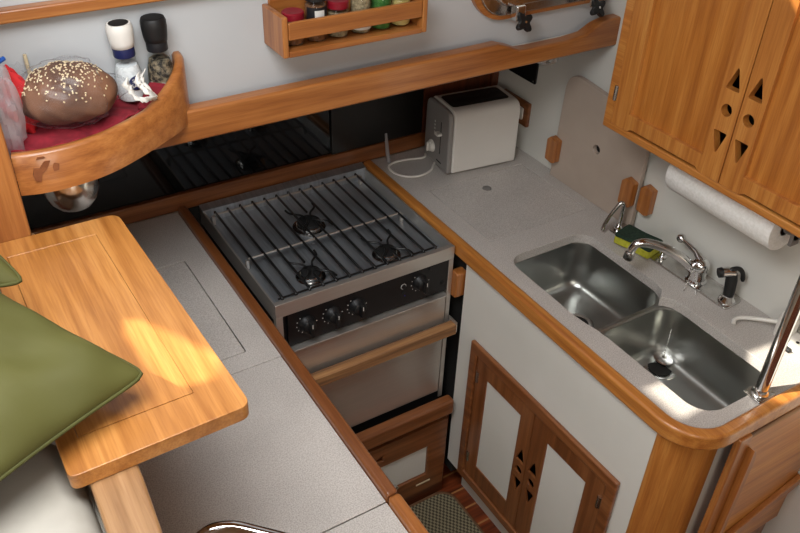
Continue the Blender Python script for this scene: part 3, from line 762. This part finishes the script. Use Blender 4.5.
# ------------------------------------------------------------------ right countertop, trim and sink cabinet
def corner(off, n=10, ye=None):
    """path along the x-side edge, round the corner and along the end"""
    xs = 1.083-off; ys = .597-off; r = .075+off
    cx, cy = xs+r, ys+r
    return [(cx-r*math.cos(a*PI/2/n), cy-r*math.sin(a*PI/2/n)) for a in range(n+1)]
R_ = corner(0)
poly = [(1.083, 1.85)] + R_ + [(1.5245, .597), (1.5245, 1.8495)]
def cutout():
    a = rrect(1.130, 1.388, .955, 1.254, .045, 8)   # left bowl
    c = rrect(1.143, 1.380, .628, .948, .055, 8)
    # corners order: ++ , -+, --, +-
    A = a[0:9] + a[9:18]                     # top right, top left of the left bowl
    low = c[18:27] + c[27:36]
    k = 8
    seam_l = [(1.130, 1.00), (1.134, .965), (1.140, .94), (1.143, .90)]
    seam_r = [(1.380, .905), (1.376, .928), (1.364, .944), (1.354, .951), (1.364, .958), (1.380, .972), (1.388, .998)]
    return A + seam_l + low + seam_r
lidh = rrect(1.140, 1.470, 1.334, 1.622, .003, 2)
ct = B().prism(poly, 'z', .874, .9, [cutout(), lidh])
tag(obj('sink_countertop', ct, M['lam'], bevel=.003, seg=2), 'speckled laminate worktop holding the toaster and the double sink', 'countertop')
tag(obj('counter_hatch', B().prism(rrect(1.1414, 1.4686, 1.3354, 1.6206, .003, 2), 'z', .874, .8996, [circ(1.293, 1.556, .0135)]), M['lam'], bevel=.001, seg=1),
    'flush speckled hatch in the counter before the toaster', 'hatch')
tag(obj('finger_hole_plug', B().lathe((1.293, 1.556, .874), [(.013, 0), (.013, .0262), (.012, .0268), (0, .0262)], 24), M['rub']), 'small grey round plug set in the counter hatch', 'plug')
tp_ = [(1.0825, 1.85)] + [(x-.0005 if i == 0 else x, y) for i, (x, y) in enumerate(corner(.0005))] + [(1.5245, .5965)]
to_ = [(1.5245, .568)] + corner(.029)[::-1] + [(1.054, 1.85)]
tr = B().prism(tp_+to_, 'z', .866, .907)
tag(obj('counter_edge_trim', tr, wood('Y', 'amber'), bevel=.008, seg=3), 'rounded wooden edge band wrapping the sink counter and its corner', 'wood trim')

# sink
sk = thing('double_sink', (1.265, .94, .70), 'stainless steel double bowl sink let into the counter', 'sink')
def bowl(x0, x1, y0, y1, zb, drain):
    b = B(); L_ = []
    for z, ins, r in ((.8735, -.012, .065), (.8735, 0, .055), (.868, .001, .055), (.80, .004, .052), (zb+.03, .008, .05), (zb+.012, .013, .046), (zb+.003, .026, .036), (zb, .045, .02)):
        L_.append([(x, y, z) for x, y in rrect(x0+ins, x1-ins, y0+ins, y1-ins, r, 8)])
    b.rings(L_, False, True)
    o = obj('bowl', b, M['sink'], sk, smooth=50)
    m = o.modifiers.new('s', 'SOLIDIFY'); m.thickness = .0012; m.offset = 1
    d = B().lathe((drain[0], drain[1], zb+.0012), [(.043, 0), (.042, .0015), (.034, .0015), (.030, -.0), (.012, -.001), (0, -.001)], 30)
    dr = obj('drain', d, M['chrome2'], o)
    obj('drain_hole', B().lathe((drain[0], drain[1], zb+.002), [(.029, 0), (.029, .0008), (0, .0008)], 24), M['dark'], dr)
    return o
bowl(1.127, 1.392, .957, 1.258, .735, (1.27, 1.11))
bowl(1.140, 1.384, .625, .943, .735, (1.335, .885))
st_ = thing('sink_stopper', (1.335, .885, .738), 'round metal stopper hanging on a ball chain over the right drain', 'stopper')
obj('disc', B().lathe((1.348, .893, .752), [(0, -.006), (.014, -.006), (.022, -.002), (.0245, .003), (.020, .006), (.007, .008), (.0045, .014), (0, .015)], 28, axis=(.1, -.1, 1)), M['chrome2'], st_, smooth=50)
def beads(pts, r=.0021):
    P = bez(pts, 30); b = B(); acc = 0; last = P[0]; k = 0
    for p in P:
        if (p-last).length >= r*2.4 or k == 0:
            t_ = bmesh.new(); bmesh.ops.create_icosphere(t_, subdivisions=1, radius=r)
            bmesh.ops.translate(t_, vec=p, verts=t_.verts[:]); b.merge(t_); last = p; k += 1
    b.tube(P[::6]+[P[-1]], r*.35, 5)
    return b
obj('ball_chain', beads([(1.348, .892, .767), (1.385, .918, .84), (1.425, .942, .905), (1.448, .95, .945)]), M['chrome2'], st_, smooth=80)
obj('spare_chain', beads([(1.455, .955, .955), (1.440, .925, .915), (1.413, .89, .868), (1.405, .875, .835)], .0019), M['chrome2'], st_, smooth=80)

# faucet
fc = thing('kitchen_faucet', (1.475, 1.02, .9), 'chrome single lever faucet with a swivel spout behind the sink', 'faucet')
obj('deck_plate', B().prism(fillet([(1.448, .838), (1.512, .842), (1.508, 1.228), (1.444, 1.226)], .012, 5), 'z', .9004, .906), M['chrome2'], fc, bevel=.002)
obj('body', B().lathe((1.474, .952, .906), [(.026, 0), (.0255, .004), (.021, .008), (.0205, .034), (.022, .036), (.022, .046), (.0195, .055), (.012, .062), (0, .064)], 30), M['chrome'], fc, smooth=40)
lev = obj('lever', B().tube([(1.474, .952, .962), (1.476, .975, .975), (1.478, 1.005, .980), (1.479, 1.018, .981)], [.011, .007, .005, .005], 14), M['chrome'], fc, smooth=70)
obj('lever_knob', B().ell((1.480, 1.027, .982), (.0115, .0115, .0115), 22), M['chrome'], lev, smooth=80)
sp = bez([(1.468, .958, .932), (1.452, .968, .950), (1.43, .982, .972), (1.395, 1.005, .995), (1.36, 1.028, 1.007), (1.34, 1.041, 1.004), (1.332, 1.046, .990), (1.330, 1.047, .978)], 8)
sr_ = [.013 - .003*min(1, i/40) for i in range(len(sp))]
spo = obj('spout', B().tube(sp, sr_, 18), M['chrome'], fc, smooth=80)
obj('aerator', B().lathe((1.330, 1.047, .980), [(.0105, 0), (.0125, -.002), (.0125, -.018), (.0105, -.021), (0, -.0205)], 24, axis=(.12, -.08, 1)), M['chrome2'], spo, smooth=40)
tag(obj('soap_pump', B().lathe((1.474, 1.062, .9062), [(.011, 0), (.011, .003), (.0055, .006), (.0055, .026), (.009, .029), (.009, .036), (.004, .041), (0, .042)], 20), M['chrome'], smooth=50),
    'small round topped chrome fitting between sponge and faucet body', 'fitting')
# hand sprayer
hs = thing('hand_sprayer', (1.476, .860, .906), 'black and chrome hand sprayer standing right of the faucet', 'sprayer')
obj('base_ring', B().lathe((1.476, .860, .9062), [(.020, 0), (.019, .006), (.014, .012), (.0135, .018)], 26), M['chrome'], hs, smooth=50)
obj('handle', B().tube([(1.476, .860, .915), (1.479, .863, .935), (1.482, .868, .958), (1.483, .872, .975)], [.012, .013, .0135, .012], 18), M['blackpl'], hs, smooth=70)
obj('head', B().tube([(1.487, .870, .978), (1.474, .878, .979), (1.462, .885, .977)], [.012, .0125, .012], 18), M['chrome'], hs, smooth=50)
obj('nozzle', B().tube([(1.463, .8845, .977), (1.455, .889, .9755)], [.0126, .0118], 18), M['blackpl'], hs, smooth=50)
obj('trigger', B().tube(bez([(1.472, .872, .990), (1.488, .864, .992), (1.499, .857, .980), (1.503, .853, .958)], 4), [.004]+[.0055]*11+[.004], 10), M['blackpl'], hs, smooth=70)
# foot pump spout
pp = thing('pump_spout', (1.465, 1.213, .906), 'slim bent steel spout at the left end of the faucet plate', 'spout')
obj('tube', B().tube(bez([(1.468, 1.213, .906), (1.466, 1.210, .945), (1.464, 1.208, .980), (1.459, 1.210, .990), (1.450, 1.214, .982), (1.436, 1.220, .955), (1.425, 1.224, .925), (1.420, 1.222, .910)], 6), .0052, 12), M['chrome2'], pp, smooth=80)
obj('base_collar', B().lathe((1.468, 1.213, .9061), [(.012, 0), (.012, .004), (.007, .012)], 20), M['chrome'], pp)
# sponges
t = thing('scrub_sponge', (1.452, 1.13, .906), 'yellow sponge with dark green scouring top beside the faucet', 'sponge')
SM = Matrix.Translation((1.452, 1.128, .9065)) @ Matrix.Rotation(.22, 4, 'Z')
def sb(z0, z1, sh=0):
    b = B().prism(fillet([(-.033, -.052), (.033, -.052), (.030, 0), (.033, .052), (-.033, .052), (-.030, 0)], .007, 4), 'z', z0, z1); b.xf(SM); return b
obj('sponge', sb(0, .020), M['spy'], t, bevel=.003)
obj('scouring_pad', sb(.0202, .030), M['spg'], t, bevel=.003)
# white plastic fixture behind the post
t = thing('white_dispenser', (1.49, .70, .9), 'white plastic device with curved arm behind the chrome post', 'dispenser')
obj('arm', B().tube(bez([(1.424, .795, .905), (1.432, .800, .909), (1.447, .797, .911), (1.468, .778, .914), (1.484, .750, .922), (1.492, .73, .93)], 6), .0048, 12), M['wpl'], t, smooth=80)
obj('body', B().lathe((1.497, .715, .9005), [(.022, 0), (.022, .045), (.018, .055), (0, .058)], 26), M['wpl'], t, smooth=40)
bs = obj('base', B().prism(rrect(1.462, 1.515, .640, .712, .01), 'z', .9005, .916), M['wpl'], t, bevel=.004)
for dx in (0, .014): obj('button', B().lathe((1.482+dx, .672, .9162), [(.004, 0), (.004, .001), (0, .001)], 14), M['dark'], bs)
obj('cable_plug', B().box(1.452, 1.466, .668, .70, .9005, .909), M['blackpl'], t, bevel=.002)

# chrome post
t = thing('chrome_post', (1.295, .62, .9), 'polished steel tube post rising from the sink counter corner', 'post')
obj('tube', B().tube([(1.295, .618, .9035), (1.295, .618, 1.4), (1.295, .618, 2.2495)], .0135, 28), M['chrome'], t, smooth=80)
fg = obj('flange', B().prism(rrect(1.268, 1.322, .598, .640, .004, 3), 'z', .9004, .9045), M['chrome2'], t, bevel=.001)
obj('collar', B().lathe((1.295, .618, .9045), [(.018, 0), (.018, .003), (.0145, .012)], 28), M['chrome'], t)
for dx, dy in ((-.021, -.014), (.021, -.014), (-.021, .015), (.021, .015)):
    obj('screw', B().lathe((1.295+dx, .618+dy, .9046), [(.003, 0), (.003, .0008), (0, .001)], 10), M['screw'], fg)

# sink cabinet
def tri_up(y, z, s=1): return fillet([(y-.0165*s, z-.022*s), (y+.0165*s, z-.022*s), (y-.001, z+.027*s)], .003, 3)
def tri_dn(y, z, s=1): return fillet([(y-.0165*s, z+.022*s), (y-.001, z-.027*s), (y+.0165*s, z+.022*s)], .003, 3)
def cabinet_door(parent, xf_, th, y0, y1, z0, z1, py0, py1, pz0, pz1, cy, cz, sign, wmat, pmat, s=1, hinge_y=None, lo=None):
    """framed door facing -x with cutouts down one stile"""
    holes = [[(py0, pz0), (py1, pz0), (py1, pz1), (py0, pz1)],
             tri_up(cy, cz[0], s), circ(cy, cz[1], .0125*s), tri_dn(cy, cz[2], s)]
    d = obj('door', B().prism([(y0, z0), (y1, z0), (y1, z1), (y0, z1)], 'x', xf_, xf_+th, holes), wmat, parent, bevel=.0025)
    obj('door_panel', B().box(xf_+th*.55, xf_+th*.8, py0-.004, py1+.004, pz0-.004, pz1+.004), pmat, d)
    if hinge_y is not None:
        for hz in (z0+.07, z1-.07):
            obj('hinge', B().tube([(xf_-.001, hinge_y, hz-.018), (xf_-.001, hinge_y, hz+.018)], .0035, 10).box(xf_-.001, xf_+.001, hinge_y-.006, hinge_y+.006, hz-.018, hz+.018), M['chrome2'], d)
    return d
sc = thing('sink_cabinet', (1.29, .97, FZ), 'white sink cabinet with two wood framed doors and a wooden corner post', 'cabinet')
obj('face', B().prism([(.672, .11), (1.335, .11), (1.335, .8655), (.672, .8655)], 'x', 1.070, 1.082, [[(.742, .150), (1.245, .150), (1.245, .625), (.742, .625)]]), M['white'], sc, bevel=.001, seg=1)
obj('side_panel', B().box(1.0825, 1.095, 1.335, 1.849, .05, .8655).box(1.0825, 1.52, 1.325, 1.335, .05, .8655), M['dark'], sc)  # coloured dark to stand for the shade in the gap beside the stove
obj('toe_kick', B().box(1.135, 1.147, .66, 1.33, FZ, .13), M['white'], sc)
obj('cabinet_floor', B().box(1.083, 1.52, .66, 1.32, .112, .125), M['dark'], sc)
fr = obj('door_surround', B().prism([(.718, .128), (1.268, .128), (1.268, .652), (.718, .652)], 'x', 1.056, 1.0698, [[(.748, .158), (1.240, .158), (1.240, .618), (.748, .618)]]), wood('Y', 'dark'), sc, bevel=.005, seg=3)
cz = (.437, .382, .327)
cabinet_door(sc, 1.062, .007, 1.0005, 1.238, .160, .616, 1.048, 1.192, .222, .565, 1.0235, cz, 1, wood('Z', 'dark'), M['white'], 1.05, 1.231)
cabinet_door(sc, 1.062, .007, .750, .9985, .160, .616, .806, .944, .205, .563, .9725, cz, -1, wood('Z', 'dark'), M['white'], 1.05, .757)
post = fillet([(1.068, .672), (1.068, .662), (1.10, .625), (1.15, .600), (1.180, .598), (1.180, .620), (1.095, .672)], [.003, .012, .03, .03, .004, 0, 0], 6)
obj('corner_post', B().prism(post, 'z', FZ, .8655), wood('Z', 'amber'), sc, bevel=.002)
obj('end_face', B().box(1.1805, 1.5245, .602, .615, FZ, .8655), M['white'], sc)
lt = thing('stove_latch', (1.055, 1.32, .75), 'small wooden turn button beside the upper right corner of the stove', 'latch')
obj('button', B().prism(rrect(1.341, 1.372, .742, .822, .008), 'x', 1.048, 1.0815), wood('Z', 'teak'), lt, bevel=.004)

# drop board / locker on the counter end
db = thing('end_locker_door', (1.36, .58, .43), 'wooden drop board with raised rim on the end of the sink counter', 'door')
obj('board', B().box(1.222, 1.5245, .570, .586, .40, .868), wood('X', 'amber'), db, bevel=.003)
obj('stile', B().box(1.184, 1.222, .562, .578, .40, .870), wood('Z', 'teak'), db, bevel=.004)
obj('raised_rim', B().prism(fillet([(1.222, .43), (1.236, .43), (1.240, .80), (1.232, .826), (1.222, .835)], [0, .002, .01, .006, 0]), 'y', .548, .570), wood('Z', 'teak'), db, bevel=.004)
obj('lower_rim', B().prism([(1.236, .45), (1.5245, .535), (1.5245, .565), (1.236, .48)], 'y', .556, .570), wood('X', 'teak'), db, bevel=.003)
obj('top_rail', B().box(1.222, 1.5245, .566, .590, .852, .866), wood('X', 'worn'), db, bevel=.003)
ll = thing('lower_end_locker', (1.45, .59, 0), 'lower wooden locker front with white panel under the drop board', 'door')
obj('frame', B().prism([(1.30, 0), (1.5245, 0), (1.5245, .44), (1.30, .44)], 'y', .586, .6, [[(1.39, .05), (1.43, .05), (1.43, .40), (1.39, .40)]]), wood('Z', 'dark'), ll, bevel=.003)
obj('panel', B().box(1.388, 1.432, .592, .598, .048, .402), M['white'], ll)

# ------------------------------------------------------------------ locker and bar under the stove
lb = thing('pan_locker', (.80, 1.35, FZ), 'wooden locker under the oven with a white panelled door', 'cabinet')
obj('face', B().box(.514, 1.068, 1.345, 1.357, FZ, .335), wood('X', 'red'), lb)
obj('deck', B().box(.514, 1.068, 1.357, 1.85, .322, .335), M['dark'], lb)
d = obj('door', B().prism([(.56, .016), (1.056, .016), (1.056, .300), (.56, .300)], 'y', 1.330, 1.3448, [[(.62, .088), (.990, .088), (.990, .212), (.62, .212)], [(.80, .245), (.835, .235), (.835, .262)]]), wood('X', 'dark'), lb, bevel=.004)
obj('door_panel', B().box(.616, .994, 1.338, 1.342, .089, .217), M['white'], d)
obj('catch', B().lathe((.875, 1.330, .104), [(.006, 0), (.006, .004), (.008, .006), (.008, .012), (0, .014)], 16, axis=(0, -1, 0)), M['chrome'], d)
obj('vent_slot', B().box(.955, 1.005, 1.3285, 1.330, .052, .058), M['stick'], d)
tag(obj('stove_fiddle_bar', B().box(.514, 1.058, 1.310, 1.3448, .336, .390), wood('X', 'dark'), bevel=.008, seg=3), 'rounded wooden bar under the oven above the locker door', 'wood trim')

# rug
rg = B().prism(rrect(.62, 1.083, .86, 1.335, .05, 8), 'z', FZ+.0005, FZ+.008)
rug = tag(obj('galley_rug', rg, M['rug'], bevel=.003), 'brown woven mat with rounded corners on the galley sole', 'rug')
obj('binding', B().tube([(x, y, FZ+.006) for x, y in rrect(.62, 1.083, .86, 1.335, .05, 8)], .005, 8, closed=True), M['card'], rug)

# ------------------------------------------------------------------ stove
sv = thing('gas_stove', (.80, 1.6, .37), 'stainless steel three burner marine gas stove with oven', 'stove')
SX0, SX1, SF, SB = .550, 1.048, 1.362, 1.842
obj('cabinet_body', B().box(SX0+.004, SX1-.004, SF+.012, SB-.01, .385, .858), M['black'], sv)
# hob tray: floor + rim
tr_ = B().box(SX0+.006, SX1-.006, SF+.012, SB, .859, .866)
obj('hob_plate', tr_, M['hob'], sv, bevel=.001)
obj('front_band', B().box(SX0, SX1, SF-.001, SF+.013, .862, .9005), M['steel'], sv, bevel=.0015)
for xa, xb in ((SX0, SX0+.005), (SX1-.005, SX1)):
    obj('side_rim', B().box(xa, xb, SF+.013, SB, .85, .8995), M['steel'], sv, bevel=.001)
obj('back_guard', B().hexa([(SX0, 1.818, .892), (SX0, 1.818, .902), (SX0, 1.842, .892), (SX0, 1.842, .909), (SX1, 1.818, .892), (SX1, 1.818, .902), (SX1, 1.842, .892), (SX1, 1.842, .909)]).box(SX0, SX1, 1.816, 1.8178, .866, .903), M['hob'], sv, bevel=.001)
for sx_ in (SX0+.02, SX1-.02):
    obj('screw', B().lathe((sx_, 1.805, .8665), [(.004, 0), (.004, .001), (0, .0015)], 12), M['screw'], sv)
obj('control_panel', B().box(SX0+.030, SX1-.013, SF+.001, SF+.014, .765, .8615), M['black'], sv)
for xa, xb in ((SX0, SX0+.018), (SX1-.014, SX1)):
    obj('corner_post', B().box(xa, xb, SF-.0005, SF+.014, .370, .8615), M['steel'], sv, bevel=.0015)
# knobs
def knob(x, z):
    k = obj('knob', B().lathe((x, SF+.001, z), [(.0215, 0), (.0205, .006), (.0175, .009), (.0165, .020), (.014, .022), (0, .022)], 26, axis=(0, -1, 0)), M['blackpl'], sv, smooth=40)
    obj('grip', B().box(x-.0045, x+.0045, SF-.032, SF-.012, z-.018, z+.018), M['blackpl'], k, bevel=.002)
    obj('pointer', B().box(x-.0008, x+.0008, SF-.0326, SF-.032, z+.006, z+.017), M['lwhite'], k)
    dots = B()
    for i in range(9):
        a = math.radians(130+i*28); cx = x+.0265*math.cos(a); czz = z+.0265*math.sin(a)
        dots.lathe((cx, SF+.0011, czz), [(.0014, 0), (.0014, .0004)], 8, axis=(0, -1, 0))
    obj('dial_marks', dots, M['lwhite'], k)
for kx in (.628, .697, .764): knob(kx, .818)
knob(.948, .822)
for x, z, r in ((.898, .826, .006), (.898, .806, .0035), (1.018, .795, .006), (.975, .852, .003)):
    obj('igniter_button', B().lathe((x, SF+.001, z), [(r, 0), (r, .003), (r*.6, .004), (0, .004)], 14, axis=(0, -1, 0)), M['blackpl'], sv)
obj('ring_mark', B().tube([(.898+.0075*math.cos(a/12*2*PI), SF+.0004, .826+.0075*math.sin(a/12*2*PI)) for a in range(12)], .0006, 6, closed=True), M['lwhite'], sv)
obj('indicator_mark', B().lathe((.903, SF+.001, .795), [(.002, 0), (.002, .0005)], 8, axis=(0, -1, 0)), M['led'], sv)
# oven door
dd = obj('oven_door', B().box(SX0+.022, SX1-.018, SF-.004, SF+.010, .400, .758), M['steel'], sv, bevel=.002)
obj('top_edge', B().box(SX0+.022, SX1-.020, SF-.016, SF+.009, .755, .7605), M['steel'], dd, bevel=.0015)
obj('lower_panel', B().box(SX0+.018, SX1-.014, SF+.002, SF+.012, .338, .399), M['black'], sv)
hd = obj('handle', B().box(.568, 1.046, SF-.042, SF-.014, .638, .668), wood('X', 'worn'), dd, bevel=.002, seg=2)
for xa in (.566, 1.0465):
    obj('handle_bracket', B().box(xa-.0005, xa+.002, SF-.040, SF-.003, .642, .675), M['steel'], dd)
# carved flourish on the handle: illegible script strokes
rs = random.Random(4); b = B(); x = .815
strokes = []
while x < .985:
    pts = []
    L_ = rs.uniform(.012, .024)
    for k in range(7):
        pts.append((x+L_*k/6, SF-.0403, .652+.0045*math.sin(k*2.2+rs.random())*(1.3 if k in (1, 2) else .8)))
    b.tube(bez(pts, 4), .0006, 5); x += L_+rs.uniform(.002, .01)
obj('carving', b, M['stain'], hd)
# burners
def burner(x, y, r):
    b0 = obj('burner', B().lathe((x, y, .8662), [(r+.014, 0), (r+.013, .003), (r+.004, .004), (r+.003, .010), (r-.001, .013), (0, .013)], 34), M['chrome2'], sv, smooth=40)
    obj('burner_cap', B().lathe((x, y, .8792), [(r, 0), (r, .006), (r-.003, .0075), (0, .0078)], 30), M['dullblack'], b0, smooth=40)
burner(.690, 1.462, .024); burner(.900, 1.452, .024); burner(.786, 1.664, .031)
# grate
GZ = .8965; wr = .0033
bars = [.580 + .0355*i for i in range(13)]
bur = ((.690, 1.462), (.900, 1.452), (.786, 1.664))
for x in bars:
    segs = [(1.385, 1.806)]
    for bx, by in bur:
        if abs(x-bx) < .020:
            ns = []
            for a, c in segs:
                if a < by-.018 and c > by+.018: ns += [(a, by-.026), (by+.026, c)]
                else: ns.append((a, c))
            segs = ns
    for a, c in segs:
        pts = [(x, a, GZ), (x, c, GZ)]
        if a < 1.39: pts = [(x, a, .868), (x, a, GZ-.004), (x, a+.004, GZ)] + pts[1:]
        if c > 1.80: pts = pts[:-1] + [(x, c-.004, GZ), (x, c, GZ-.004), (x, c, .8985)]
        obj('grate_bar', B().tube(pts, wr, 8), M['iron'], sv, smooth=80)
for bx, by in bur:
    for sx_, sy_ in ((-1, 1), (1, 1), (-1, -1), (1, -1)):
        pts = bez([(bx+sx_*.040, by+sy_*.060, GZ), (bx+sx_*.036, by+sy_*.040, GZ), (bx+sx_*.016, by+sy_*.022, GZ), (bx+sx_*.008, by+sy_*.008, GZ-.001)], 5)
        obj('grate_finger', B().tube(pts, wr*.9, 8), M['iron'], sv, smooth=80)
for y, m_ in ((1.568, 'steel'), (1.795, 'steel'), (1.392, 'iron')):
    obj('grate_crossbar', B().tube([(bars[0]-.008, y, GZ-(.0045 if m_ == 'iron' else .0005)), (bars[-1]+.008, y, GZ-(.0045 if m_ == 'iron' else .0005))], .0026 if m_ == 'iron' else .0030, 8), M[m_], sv, smooth=80)
for s_ in (0, 1):
    xx = bars[0]-.010 if s_ == 0 else bars[-1]+.010
    obj('gimbal_clip', B().box(xx-.004, xx+.004, 1.79, 1.80, .867, .892).box(xx-.004, xx+.004, 1.565, 1.572, .867, .892), M['steel'], sv)

# ------------------------------------------------------------------ upper cabinet
uc = thing('wall_cabinet', (1.42, .9, 1.245), 'varnished wooden wall cabinet with two framed doors above the sink', 'cabinet')
CX = 1.32
obj('carcass', B().box(CX+.018, 1.5245, 1.185, 1.2035, 1.245, 1.75).box(CX+.018, 1.5245, .30, .318, 1.245, 1.75).box(CX+.018, 1.5245, .318, 1.185, 1.245, 1.258).box(CX+.018, 1.5245, .318, 1.185, 1.735, 1.75), wood('Y', 'amber'), uc)
obj('face_frame', B().prism([(.30, 1.245), (1.204, 1.245), (1.204, 1.75), (.30, 1.75)], 'x', CX, CX+.0178, [[(.32, 1.263), (1.178, 1.263), (1.178, 1.735), (.32, 1.735)]]), wood('Y', 'amber'), uc, bevel=.004, seg=3)
obj('interior', B().box(1.515, 1.524, .318, 1.185, 1.26, 1.735), M['dark'], uc)
czu = (1.475, 1.412, 1.345)
def udoor(y0, y1, py0, py1, cy, hy):
    holes = [[(py0, 1.304), (py1, 1.304), (py1, 1.70), (py0, 1.70)], tri_up(cy, czu[0], 1), circ(cy, czu[1], .0125), tri_dn(cy, czu[2], 1)]
    outl = [(y0, 1.2645), (y0+.05, 1.2645), (y0+.062, 1.272), (y1-.062, 1.272), (y1-.05, 1.2645), (y1, 1.2645), (y1, 1.7335), (y0, 1.7335)]
    d = obj('door', B().prism(outl, 'x', CX-.003, CX+.0155, holes), wood('Z', 'amber'), uc, bevel=.003)
    obj('door_panel', B().box(CX+.007, CX+.012, py0-.004, py1+.004, 1.30, 1.704), wood('Z', 'panel'), d)
    for hz in (1.335, 1.64):
        obj('hinge', B().tube([(CX-.004, hy, hz-.017), (CX-.004, hy, hz+.017)], .003, 10).box(CX-.0035, CX-.0015, hy-.006, hy+.005, hz-.017, hz+.017), M['chrome2'], d)
udoor(.8685, 1.1765, .920, 1.1285, .8955, 1.179)
udoor(.5560, .8665, .605, .8170, .8435, .5545)
o = udoor
obj('stile', B().box(CX-.003, CX+.0155, .3215, .5535, 1.2645, 1.7335), wood('Z', 'amber'), uc, bevel=.003)

# paper towel
pt = thing('paper_towel_roll', (1.42, .90, 1.115), 'white paper towel roll mounted under the wall cabinet', 'paper towel')
obj('roll', B().lathe((1.425, .757, 1.186), [(.018, 0), (.052, 0), (.0535, .003), (.0535, .277), (.052, .280), (.018, .280), (.018, 0)], 44, axis=(0, 1, 0)), M['paper'], pt, smooth=50)
obj('core', B().lathe((1.425, .7575, 1.186), [(.0165, 0), (.0185, 0), (.0185, .279), (.0165, .279), (.0165, 0)], 28, axis=(0, 1, 0)), M['card'], pt, smooth=50)
hl = thing('towel_holder', (1.425, .9, 1.17), 'grey plastic end bracket holding the paper towel roll', 'holder')
obj('rod', B().tube([(1.425, .735, 1.186), (1.425, 1.052, 1.186)], .010, 14), M['rub'], hl, smooth=60)
for yy in (.733, 1.048):
    obj('bracket', B().box(1.412, 1.438, yy-.004, yy+.004, 1.16, 1.2448).lathe((1.425, yy-.004, 1.186), [(.015, 0), (.015, .008)], 20, axis=(0, 1, 0)), M['rub'], hl, bevel=.001)

# ------------------------------------------------------------------ light
w = bpy.data.worlds.new('world'); C.world = w; w.use_nodes = True
bg = w.node_tree.nodes['Background']; bg.inputs[0].default_value = (.93, .96, 1, 1); bg.inputs[1].default_value = 1.3
def area(name, loc, target, sx, sy, power, col=(1, 1, 1)):
    l = bpy.data.lights.new(name, 'AREA'); l.shape = 'RECTANGLE'; l.size = sx; l.size_y = sy; l.energy = power; l.color = col
    o = bpy.data.objects.new(name, l); COL.objects.link(o); o.location = loc
    o.rotation_euler = (Vector(target)-Vector(loc)).to_track_quat('-Z', 'Y').to_euler(); return o
area('daylight_deck_hatch', (.07, .66, 2.27), (.12, .70, .9), .7, .65, 20, (.97, .99, 1))
area('left_fill', (-.62, .12, 1.95), (.45, .85, .9), .6, .6, 4, (1, .99, .97))  # added fill from the left; the wall there has no window
area('daylight_companion_low', (.15, -.6, 1.75), (.7, .9, .7), .6, .5, 7, (1, .93, .82))
s = bpy.data.lights.new('sun', 'SUN'); s.energy = 10.5; s.angle = .012; s.color = (1, .93, .8)
so = bpy.data.objects.new('sun', s); COL.objects.link(so); so.location = (-2, 2, 4)
so.rotation_euler = Vector((.68, -.25, -.69)).to_track_quat('-Z', 'Y').to_euler()

C.view_settings.view_transform = 'Standard'; C.view_settings.look = 'None'
C.view_settings.gamma = 1; C.view_settings.use_curve_mapping = False
C.view_settings.exposure = 0
